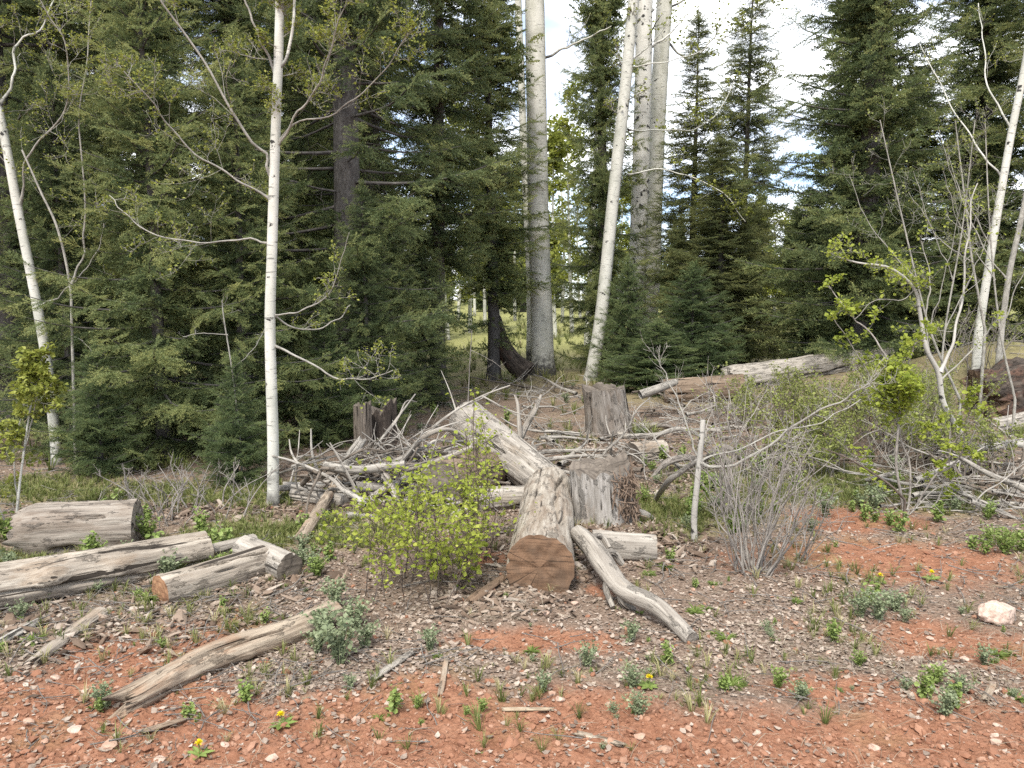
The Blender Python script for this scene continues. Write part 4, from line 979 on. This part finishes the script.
# ------------------------------------------------------------------ shrubs and saplings
def shrub(name, label, px, py, r, h, n, seed, leaf=None, leaf_size=.03, twm='twig_grey', lean=.35, stem_r=.006, ntw=5, depth=1, leafn=4, cat='shrub', group=None, Y=None, kz=.3, clump=.0, basal=.25):
    g_ = G(px, py); rg = np.random.default_rng(seed)
    root = thing(name, label, cat, (g_[0], g_[1], g_[2]-.01), group)
    st = MB(); lv = []
    for q in range(n):
        a = rg.uniform(0, 2*PI); rb = r*basal*math.sqrt(rg.random()); b0 = np.array([math.cos(a)*rb, math.sin(a)*rb, 0])
        rr = r*math.sqrt(rg.random()); hh = h*rg.uniform(.55, 1.08)*(1-.25*(rr/r)**2)
        a2 = a+rg.normal(0, .6); tip = np.array([math.cos(a2)*rr, math.sin(a2)*rr, hh])
        mid = b0*.6+tip*.4+np.array([rg.normal(0, .06)*h, rg.normal(0, .06)*h, .1*h])
        p = smooth_path([b0, mid, tip], 12); p[1:] += np.cumsum(rg.normal(0, .006*h, (11, 3)), 0)
        sr = stem_r*rg.uniform(.6, 1.3); tube(st, p, np.linspace(sr, sr*.35, 12), 5, cap=False, seed=q)
        twigs(st, p, sr*.8, rg, ntw, h*.28, depth, lv, kz=kz, leafn=leafn)
    st.build('stems', M[twm], root)
    if leaf:
        f = MB(); pts = np.array(lv)+rg.normal(size=(len(lv), 3))*leaf_size*.5; pts = pts[pts[:, 2] > .02]; add_leaves(f, pts, leaf_size, rg); f.build('foliage', M[leaf], root, smooth=False)
    return root
shrub('leafy_shrub', 'bright yellow green leafy shrub in front of the brush pile', 418, 590, .50, .74, 30, 201, 'leaf_green', .027, 'twig_brown', stem_r=.0035, ntw=8, depth=1, leafn=2, basal=.7)
shrub('leafy_shrub', 'upright bright green shoots right of the bright green shrub, before the dark sawn log', 472, 560, .22, .92, 16, 202, 'leaf_green', .028, 'twig_brown', stem_r=.004, ntw=9, depth=0, leafn=4, basal=.5)
shrub('leafy_shrub', 'low green sprawl at the right foot of the bright green shrub', 455, 585, .22, .30, 12, 203, 'leaf_green', .038, 'twig_brown', ntw=5, depth=0, leafn=4)
shrub('bare_shrub', 'bare grey twiggy shrub standing right of the dead white sapling', 752, 572, .44, .95, 36, 204, None, .02, 'twig_grey', stem_r=.006, ntw=5, depth=1, kz=.35)
shrub('bare_shrub', 'thin bare twigs on the red soil right of the large bare shrub', 795, 560, .30, .6, 9, 205, None, .02, 'twig_grey', stem_r=.005, ntw=4, depth=1)
shrub('bare_shrub', 'tall thin bare stems behind the large bare shrub', 735, 520, .55, 1.15, 22, 206, 'leaf_olive', .022, 'twig_grey', stem_r=.006, ntw=5, depth=1, leafn=1)
gO = 'olive shrubs in front of the long pale fallen trunk'
for k, (px, py, r, h) in enumerate([(800, 452, .75, .75), (860, 458, .8, .85), (905, 445, .75, .9), (845, 430, .9, .9), (770, 425, .8, .7), (930, 425, .8, .9), (885, 420, .8, .8), (960, 470, .6, .6), (810, 470, .5, .45)]):
    shrub('olive_shrub', 'twiggy olive green shrub among the thicket before the long pale fallen trunk', px, py, r, h, 34, 220+k, 'leaf_olive', .028, 'twig_brown' if k % 3 == 0 else 'twig_grey', ntw=7, depth=1, leafn=3, group=gO, basal=.7)
shrub('bare_shrub', 'thicket of bare twigs at the right edge under the aspens', 985, 372, .9, 1.1, 26, 241, 'leaf_olive', .026, 'twig_grey', ntw=6, leafn=1, basal=.7)
shrub('bare_shrub', 'bare twigs rising before the broad bushy young fir', 748, 372, .8, 1.0, 18, 242, 'leaf_olive', .026, 'twig_grey', ntw=5, leafn=1, basal=.7)
shrub('bare_shrub', 'dry grey twigs at the foot of the firs behind the split rail', 215, 512, .55, .45, 22, 243, None, .02, 'twig_grey', ntw=5, basal=.8)
shrub('bare_shrub', 'dry pale twigs beside the end of the thick pale rotten log', 150, 522, .35, .5, 14, 244, None, .02, 'twig_grey', ntw=5, basal=.8)
# crooked saplings on the right
YS = 6.2
broadleaf('leafy_sapling', 'crooked sapling with many stems and bright leaves right of the olive thicket', 'sapling', 5.75,
  [(905, 520), (900, 490), (896, 461), (899, 420), (901, 384)], .011, .009, [
  ([(901, 384), (890, 360), (880, 338), (868, 322), (858, 305), (848, 285)], .008, .003, 8, .22),
  ([(901, 384), (908, 360), (912, 345), (922, 336)], .007, .003, 6, .2),
  ([(905, 520), (915, 470), (905, 425), (888, 390), (870, 345), (856, 312)], .009, .003, 8, .2),
  ([(905, 520), (925, 480), (945, 450), (940, 410), (930, 370)], .008, .003, 9, .2),
  ([(905, 520), (935, 505), (950, 470), (955, 430)], .008, .003, 8, .18),
  ([(905, 520), (890, 500), (868, 470), (840, 440)], .006, .002, 5, .2),
  ], 'twig_grey', 'twig_grey', 'leaf_green', .036, 51, n_tw=24, twL=.32, depth=1, leafn=6, sides=8)
broadleaf('bent_tree', 'white bent stem rising from the ground and arching over the thicket at right', 'tree', 7.3,
  [(1035, 447), (1010, 443), (985, 449), (966, 440), (955, 425), (943, 402), (938, 372), (926, 348), (920, 313), (914, 288), (890, 268), (859, 263), (838, 257)], .040, .006, [
  ([(940, 372), (955, 342), (968, 300), (976, 240), (990, 180)], .016, .005, 10, .45),
  ([(928, 350), (928, 310), (935, 280), (930, 240)], .010, .004, 7, .35),
  ([(941, 380), (975, 350), (1005, 320)], .008, .003, 6, .3),
  ([(914, 288), (905, 300), (880, 300), (860, 320)], .006, .003, 5, .25)], 'aspen_dead', 'aspen_twig', 'leaf_green', .034, 52, n_tw=26, twL=.35, leafn=2, foot_flare=1.0)
broadleaf('dead_sapling', 'dead white sapling with one long branch reaching right', 'sapling', 4.95,
  [(695, 553), (694, 520), (697, 485), (700, 455), (703, 420)], .021, .017, [
  ([(700, 463), (725, 466), (755, 445), (790, 415), (820, 388), (840, 372)], .0115, .004, 16, .3),
  ([(699, 462), (692, 440), (684, 410), (672, 385), (664, 362)], .008, .003, 14, .28),
  ([(701, 461), (740, 450), (790, 432), (830, 428), (880, 405)], .006, .003, 6, .22)], 'aspen_dead', 'aspen_twig', None, .02, 53, n_tw=5, twL=.22, depth=1)
broadleaf('leafy_sapling', 'small birch like sapling with pale green leaves at the left edge', 'sapling', 5.3,
  [(14, 548), (18, 500), (24, 450), (32, 400), (40, 372)], .010, .004, [
  ([(14, 548), (6, 510), (2, 470), (-8, 430)], .008, .003, 8, .22),
  ([(18, 500), (12, 450), (20, 400)], .006, .003, 8, .2),
  ([(24, 450), (40, 410), (52, 390)], .005, .002, 8, .18)], 'aspen', 'aspen_twig', 'leaf_new', .036, 54, n_tw=22, twL=.26, depth=1, leafn=8, sides=8)
broadleaf('dead_sapling', 'dark bent twig curving over the litter below the olive thicket', 'sapling', 5.4,
  [(905, 500), (890, 485), (868, 470), (845, 457), (822, 448)], .009, .004, [([(868, 470), (850, 460), (830, 466)], .004, .002, 3, .12)], 'twig_brown', 'twig_brown', None, .02, 55, n_tw=3, twL=.12, sides=6)
broadleaf('dead_sapling', 'pair of thin dry stalks standing before the dark bent trunk', 'sapling', 9.5,
  [(468, 402), (470, 360), (472, 330)], .008, .004, [([(470, 350), (490, 360), (505, 372)], .004, .002, 3, .2)], 'twig_grey', 'twig_grey', None, .02, 56, n_tw=4, twL=.25, sides=6)

# ------------------------------------------------------------------ weeds, dandelions, stones
def weed_mesh(seed, kind):
    rg = np.random.default_rng(seed); f = MB(); pts = []; 
    if kind == 0:       # leafy stems
        for q in range(9):
            a = rg.uniform(0, 2*PI); h = rg.uniform(.5, 1.0); p = smooth_path([np.zeros(3), [math.cos(a)*.12, math.sin(a)*.12, h*.5], [math.cos(a)*.35*rg.random(), math.sin(a)*.35*rg.random(), h]], 8)
            tube(f, p, np.linspace(.012, .006, 8), 4, cap=False, tint=.3)
            for u in range(14): pts.append(p[rg.integers(2, 8)]+rg.normal(size=3)*.05)
        add_leaves(f, pts, .17, rg)
    elif kind == 1:     # rosette of long leaves
        n = 60; a = rg.uniform(0, 2*PI, n); el = rg.uniform(.15, 1.1, n)
        d = np.stack([np.cos(a)*np.cos(el), np.sin(a)*np.cos(el), np.sin(el)], -1); x = np.cross(d, [0, 0, 1.]); x /= np.linalg.norm(x, axis=1, keepdims=True); z = np.cross(x, d)
        tv, tf = leaf_template(.2, .055); tv = tv.copy(); tv[:, 2] -= .35*tv[:, 1]**2
        inst(f, tv, tf, d*.02, np.stack([x, d, z], 1), rg.uniform(.45, .95, n), .5+rg.normal(0, .2, n))
    else:               # feathery tuft
        for q in range(26):
            a = rg.uniform(0, 2*PI); h = rg.uniform(.4, .95); ou = rg.uniform(.1, .55)
            p = smooth_path([np.array([math.cos(a), math.sin(a), 0])*.05, [math.cos(a)*ou*.5, math.sin(a)*ou*.5, h*.7], [math.cos(a)*ou, math.sin(a)*ou, h]], 6)
            tube(f, p, np.linspace(.008, .004, 6), 3, cap=False, tint=.4)
            for u in range(15): pts.append(p[rg.integers(1, 6)]+rg.normal(size=3)*.02)
        add_leaves(f, pts, .10, rg, upright=True)
    return f.mesh('weed', M['weed_blue' if seed in (2, 5) else 'weed'], smooth=False)
WM = [weed_mesh(s, s % 3) for s in range(9)]
rg = np.random.default_rng(88)
def put_weed(px, py, size, k, label, group):
    if size > .085 and k % 3 == 1: k += 1 if k % 2 else 2
    g_ = G(px, py); o = bpy.data.objects.new('weed_plant', WM[k % 9]); COL.objects.link(o)
    o.location = (g_[0], g_[1], float(ground_h(g_[0], g_[1]))-.005); o.rotation_euler = (0, 0, rg.uniform(0, 6)); s = size*rg.uniform(.85, 1.15); o.scale = (s, s, s*rg.uniform(.8, 1.1))
    return tag(o, label, 'weed', group)
gW = 'weeds sprouting in the foreground'
for px, py, s in [(340, 665, .22), (325, 640, .2), (355, 630, .2), (365, 648, .15), (318, 655, .14), (335, 610, .16), (350, 690, .08)]:
    put_weed(px, py, s, 5 if px % 2 else 2, 'tall green weed in the clump right of the rough brown log', 'weeds clumped by the rough brown log')
for px, py, s in [(860, 618, .15), (878, 622, .17), (895, 610, .14), (870, 605, .12), (905, 622, .10)]:
    put_weed(px, py, s, int(px), 'green weed in the clump below the dandelions at right', 'weeds clumped below the dandelions')
for px, py, s in [(925, 700, .13), (945, 715, .14), (960, 695, .11), (935, 685, .10), (905, 690, .08), (955, 710, .1)]:
    put_weed(px, py, s, int(px)*2+1, 'grassy weed in the clump at the lower right corner', 'weeds clumped at the lower right')
spots = [(105, 705), (125, 655), (165, 640), (190, 720), (250, 700), (225, 610), (265, 620), (95, 590), (140, 600), (60, 600), (20, 620), (40, 650), (15, 655), (415, 725), (395, 715), (430, 650), (442, 660), (470, 720), (495, 745),
  (525, 655), (545, 670), (560, 690), (595, 655), (585, 670), (630, 605), (652, 615), (660, 660), (690, 670), (720, 640), (745, 690), (770, 640), (765, 690), (780, 620), (815, 600), (830, 550), (800, 700), (1005, 640), (985, 660), (1000, 655), (975, 620), (1015, 700),
  (630, 715), (655, 690), (640, 640), (700, 610), (605, 745), (240, 575), (310, 560), (325, 545), (300, 590), (205, 590), (355, 560), (680, 560), (660, 570), (720, 590), (870, 660), (835, 640), (840, 690), (530, 630), (510, 600), (620, 640)]
for k, (px, py) in enumerate([(a+rg.normal(0, 11), b+rg.normal(0, 5)) for a, b in spots for _ in range(rg.choice([1, 1, 2, 4]))]):
    put_weed(px, py, .028+.085*rg.random()**2.5, k*7+int(px), 'small green weed sprouting from the soil and litter of the foreground', gW)
gX = 'green ground plants in the back of the clearing'
for k in range(110):
    r_ = rg.random()
    if r_ < .42: px, py = rg.uniform(630, 900), rg.uniform(460, 535)
    elif r_ < .7: px, py = rg.uniform(0, 330), rg.uniform(520, 580)
    elif r_ < .9: px, py = rg.uniform(420, 640), rg.uniform(385, 460)
    else: px, py = rg.uniform(900, 1020), rg.uniform(480, 560)
    put_weed(px, py, rg.uniform(.10, .20), k, 'small green ground plant in the back of the clearing', gX)
for lb, px, py in [('yellow dandelion on the red soil below the rough brown log', 281, 724), ('yellow dandelion at the bottom edge, nearest the lower left', 199, 752), ('yellow dandelion alone on the litter at the bottom centre', 649, 690),
    ('yellow dandelion left of the other one beside the pink rock', 880, 583), ('yellow dandelion nearest the pink rock', 931, 580), ]:
    g_ = G(px, py); z = float(ground_h(g_[0], g_[1])); o = thing('dandelion', lb, 'flower', (g_[0], g_[1], z), 'dandelions')
    f = MB(); r2 = np.random.default_rng(px); n = 60; a = r2.uniform(0, 2*PI, n); el = r2.uniform(.05, 1.3, n)
    d = np.stack([np.cos(a)*np.cos(el), np.sin(a)*np.cos(el), np.sin(el)], -1); x = np.cross(d, [0, 0, 1.]); x /= np.linalg.norm(x, axis=1, keepdims=True)
    tv, tf = leaf_template(.1, .13); inst(f, tv, tf, np.tile([0, 0, .045], (n, 1)), np.stack([x, d, np.cross(x, d)], 1), np.full(n, .017), r2.uniform(.2, .9, n)); f.build('flower_head', M['yellow'], o, smooth=False)
    s_ = MB(); tube(s_, np.array([[0, 0, 0], [.003, 0, .025], [0, 0, .047]]), .0022, 6); s_.build('stem', M['weed'], o)
    l_ = MB(); n = 8; a = np.arange(n)*.8; d = np.stack([np.cos(a), np.sin(a), np.full(n, .25)], -1); d /= np.linalg.norm(d, axis=1, keepdims=True); x = np.cross(d, [0, 0, 1.]); x /= np.linalg.norm(x, axis=1, keepdims=True)
    tv, tf = leaf_template(.1, .18); inst(l_, tv, tf, np.tile([0, 0, .003], (n, 1)), np.stack([x, d, np.cross(x, d)], 1), r2.uniform(.04, .07, n), np.full(n, .5)); l_.build('leaves', M['weed'], o, smooth=False)

def ico(sub):
    import bmesh
    b = bmesh.new(); bmesh.ops.create_icosphere(b, subdivisions=sub, radius=1); b.verts.ensure_lookup_table()
    v = np.array([q.co[:] for q in b.verts]); f = np.array([[w.index for w in q.verts] for q in b.faces]); b.free(); return v, f
def rock_shape(sub, seed, amp=.35, planes=7):
    v, f = ico(sub); rg_ = np.random.default_rng(seed)
    for q in range(planes):
        n = rg_.normal(size=3); n /= np.linalg.norm(n); d = rg_.uniform(.55, .85); e = v@n-d; v = v-np.clip(e, 0, 9)[:, None]*n
    return v*(1+amp*.5*fbm(v[:, 0]*2+seed, v[:, 1]*2, v[:, 2]*2, 3, seed))[:, None], f
gR = 'flat stones on the red soil'
def rock(name, label, px, py, w, d, h, seed, sub=4, group=None, t=.6):
    v, f = rock_shape(sub, seed); g_ = G(px, py); m = MB(); m.add(v*[w/2, d/2, h/2], f, None, t); o = m.build(name, M['stone'], None, smooth=sub < 3)
    o.location = (g_[0], g_[1], float(ground_h(g_[0], g_[1]))+h*.22); o.rotation_euler = (rg.normal(0, .12), rg.normal(0, .12), rg.uniform(-.4, .4)); return tag(o, label, 'stone', group)
rock('pink_rock', 'large pale pink rock by the right edge', 997, 619, .21, .15, .15, 3, 5, None, .9)
rock('flat_stone', 'flat reddish stone on the red soil at the lower left', 108, 748, .07, .055, .025, 4, 4, None, .35)
for k, (px, py) in enumerate([(60, 708), (85, 690), (30, 725), (140, 690), (100, 765), (875, 745), (828, 655), (900, 660), (760, 745), (690, 735), (380, 740), (330, 735), (225, 745), (160, 760), (560, 700), (480, 690), (720, 660), (965, 660), (930, 640), (995, 735), (575, 605), (545, 615), (790, 660), (215, 690), (240, 660), (300, 690), (20, 690), (55, 675), (75, 730), (640, 735), (665, 750)]):
    s = rg.uniform(.025, .055); rock('small_stone', 'small pinkish stone lying on the foreground soil', px, py, s, s*rg.uniform(.6, 1), s*rg.uniform(.35, .6), 10+k % 9, 3, 'small stones in the foreground', rg.uniform(.2, .9))

# ------------------------------------------------------------------ stuff nobody could count: clods, leaf litter, twigs, grass
def scatter(n, ymin, ymax, rg, power=2.0):
    """points spread over the visible wedge, denser near the camera"""
    u = rg.random(n); y = 1/((1/ymin**(power-1))*(1-u)+(1/ymax**(power-1))*u)**(1/(power-1)) if power != 1 else ymin*(ymax/ymin)**u
    x = rg.uniform(-.85, .85, n)*(y+.4); return x, y
rg = np.random.default_rng(99)
mb = MB(); x, y = scatter(26000, 2.2, 6.5, rg, 2.2); r = red_mask(x, y); keep = rg.random(len(x)) < .18+.82*r; x, y, r = x[keep], y[keep], r[keep]
sz = .004*np.exp(rg.normal(.25, .62, len(x))); sz = np.clip(sz, .003, .024); z = ground_h(x, y)+sz*.25
tn = np.clip(rg.beta(2, 2.4, len(x))*1.0+np.where(rg.random(len(x)) < .05, .35, 0), 0, 1)
pick = rg.integers(0, 5, len(x))
for q in range(5):
    tv, tf = rock_shape(1, 40+q, .4, 5); s = pick == q; sc3 = sz[s, None]*np.stack([rg.uniform(.8, 1.4, s.sum()), rg.uniform(.7, 1.2, s.sum()), rg.uniform(.45, .85, s.sum())], -1)
    inst(mb, tv, tf, np.stack([x[s], y[s], z[s]], -1), rand_basis(s.sum(), .35, rg), sc3, tn[s])
tag(mb.build('gravel', M['clod'], None, smooth=False), 'crumbled red soil clods and gravel of the forest floor', 'gravel', None, 'stuff')
mb = MB(); x, y = scatter(95000, 2.25, 11, rg, 1.85); r = red_mask(x, y); cl = .45+.75*fbm(x*1.7, y*1.7, 0, 4, 91)
keep = rg.random(len(x)) < (1-.85*r)*np.clip(.15+1.1*cl, 0, 1)*(1-.45*(y < 2.9)); x, y = x[keep], y[keep]; n = len(x)
sz = rg.uniform(.010, .036, n); z = ground_h(x, y)+rg.uniform(.000, .010, n)
pick = rg.integers(0, 5, n)
for q in range(5):
    tv, tf = leaf_template(rg.uniform(-.3, .35), rg.uniform(.28, .46)); tv = tv.copy(); tv[:, 1] -= .5; tv[:, 2] += rg.uniform(-.6, .8)*tv[:, 1]**2+rg.normal(0, .06, len(tv)); s = pick == q
    inst(mb, tv, tf, np.stack([x[s], y[s], z[s]], -1), rand_basis(s.sum(), .26, rg), sz[s], np.clip(rg.normal(.5, .25, s.sum()), 0, 1))
tag(mb.build('leaf_litter', M['dry_leaf'], None, smooth=False), 'dry grey and tan leaves covering the forest floor', 'leaf litter', None, 'stuff')
mb = MB(); x, y = scatter(17000, 2.6, 14, rg, 1.15); keep = rg.random(len(x)) < (1-.75*red_mask(x, y))*np.clip(.35+.9*fbm(x*.9, y*.9, 3, 3, 95), .08, 1); x, y = x[keep], y[keep]; n = len(x)
pick = rg.integers(0, 6, n)
for q in range(6):
    t = MB(); pp = smooth_path([(-.5, 0, 0), (-.15, rg.normal(0, .08), rg.uniform(0, .1)), (.2, rg.normal(0, .08), rg.uniform(0, .12)), (.5, rg.normal(0, .1), 0)], 6); tube(t, pp, np.linspace(.022, .009, 6), 4, cap=False)
    tv, tf = np.concatenate(t.V), t.F[0]; s = pick == q; k = s.sum(); L = rg.uniform(.05, .30, k)*(.5+.13*y[s])
    sc3 = np.stack([L, L*.6, L*.6], -1); inst(mb, tv, tf, np.stack([x[s], y[s], ground_h(x[s], y[s])+rg.uniform(.003, .03, k)], -1), rand_basis(k, .18, rg), sc3, rg.uniform(.2, .8, k))
tag(mb.build('twig_litter', M['twig_grey'], None), 'fine fallen twigs scattered over the forest floor', 'twig litter', None, 'stuff')
mb = MB(); cs = [(G(600, 535), .5, .3, 1500), (G(560, 560), .35, .3, 600), (G(625, 545), .4, .3, 600), (G(610, 445), .8, .6, 900), (G(400, 500), .9, .4, 1500), (G(960, 480), .8, .7, 1300), (G(700, 480), .7, .6, 900), (G(200, 512), .7, .25, 700), (G(230, 585), .5, .2, 500), (G(60, 630), .7, .3, 700), (G(505, 600), .35, .25, 300)]
x = np.concatenate([rg.normal(c[0], a*.6, n_) for c, a, b, n_ in cs]); y = np.concatenate([rg.normal(c[1], b*.6, n_) for c, a, b, n_ in cs]); n = len(x); pick = rg.integers(0, 4, n)
for q in range(4):
    tv, tf = rock_shape(1, 70+q, .5, 6); s = pick == q; k = s.sum(); L = rg.uniform(.008, .032, k)*np.where(rg.random(k) < .15, 1.8, 1)
    inst(mb, tv, tf, np.stack([x[s], y[s], ground_h(x[s], y[s])+rg.uniform(.0, .022, k)], -1), rand_basis(k, .4, rg), np.stack([L*rg.uniform(.8, 2.0, k), L*rg.uniform(.3, .7, k), L*rg.uniform(.15, .4, k)], -1), rg.uniform(0, 1, k))
tag(mb.build('bark_debris', M['debris'], None, smooth=False), 'crumbled bark and rotten wood chips lying round the stumps and logs', 'bark debris', None, 'stuff')
mb = MB(); x, y = scatter(46000, 2.4, 11, rg, 1.4); keep = rg.random(len(x)) < (1-.7*red_mask(x, y))*np.clip(.3+1.2*fbm(x*1.2, y*1.2, 13, 3, 96), .05, 1)*np.where(y < 3.1, .35, 1); x, y = x[keep], y[keep]; n = len(x)
pick = rg.integers(0, 5, n)
for q in range(5):
    t = MB(); pp = smooth_path([(-.5, 0, 0), (-.1, rg.normal(0, .06), rg.uniform(.02, .15)), (.25, rg.normal(0, .06), rg.uniform(.05, .2)), (.5, rg.normal(0, .08), .02)], 5); tube(t, pp, np.linspace(.011, .005, 5), 3, cap=False)
    tv, tf = np.concatenate(t.V), t.F[0]; s = pick == q; k = s.sum(); L = rg.uniform(.03, .13, k)
    inst(mb, tv, tf, np.stack([x[s], y[s], ground_h(x[s], y[s])+rg.uniform(.003, .02, k)], -1), rand_basis(k, .2, rg), np.stack([L, L, L], -1), rg.uniform(.1, .9, k))
tag(mb.build('dry_straw', M['straw'], None), 'dead straw and grass stalks matted over the litter', 'straw', None, 'stuff')
# grass: blades in tufts
mb = MB(); tp = []
for q in range(5):
    V = []; F = []; T = []
    for b in range(16):
        a = rg.uniform(0, 2*PI); ou = rg.uniform(.1, .8); h = rg.uniform(.45, 1.0); d = np.array([math.cos(a), math.sin(a), 0]); sd = np.array([-d[1], d[0], 0])*.022; o = d*rg.uniform(0, .12)
        b0 = len(V); V += [o-sd, o+sd, o+d*ou*.4+[0, 0, h*.65]-sd*.8, o+d*ou*.4+[0, 0, h*.65]+sd*.8, o+d*ou+[0, 0, h*rg.uniform(.7, 1)]]
        F += [(b0, b0+1, b0+3), (b0, b0+3, b0+2), (b0+2, b0+3, b0+4)]; T += [rg.normal(0, .16)]*5
    tp.append((np.array(V), np.array(F), np.array(T)))
def add_grass(x, y, s, t):
    pick = rg.integers(0, 5, len(x)); z = ground_h(x, y)
    for q, (tv, tf, tt) in enumerate(tp):
        m_ = pick == q; inst(mb, tv, tf, np.stack([x[m_], y[m_], z[m_]], -1), rand_basis(m_.sum(), .1, rg), s[m_], t[m_], tt)
x, y = scatter(6500, 2.5, 9, rg, 1.4); keep = rg.random(len(x)) < (1-.85*red_mask(x, y))*np.clip(.2+1.3*fbm(x*1.1, y*1.1, 6, 4, 97), .02, 1); x, y = x[keep], y[keep]; add_grass(x, y, rg.uniform(.025, .10, len(x)), np.clip(rg.normal(.55, .25, len(x)), 0, 1))
x, y = scatter(62000, 3.4, 10, rg, 1.2); keep = rg.random(len(x)) < green_spot(x, y)**1.3; x, y = x[keep], y[keep]; add_grass(x, y, rg.uniform(.03, .10, len(x)), np.clip(rg.normal(.42, .14, len(x)), 0, 1))
x, y = scatter(9000, 7, 45, rg, 1.2); keep = rg.random(len(x)) < np.clip(-.05+1.0*fbm(x*.5, y*.5, 6, 3, 98)+.6*sstep(11, 17, y), 0, 1); x, y = x[keep], y[keep]; add_grass(x, y, rg.uniform(.10, .30, len(x))*(.8+.02*y), np.clip(rg.normal(.45, .2, len(x)), 0, 1))
tag(mb.build('grass', M['grass'], None, smooth=False), 'thin grass and dry stalks growing through the litter', 'grass', None, 'stuff')
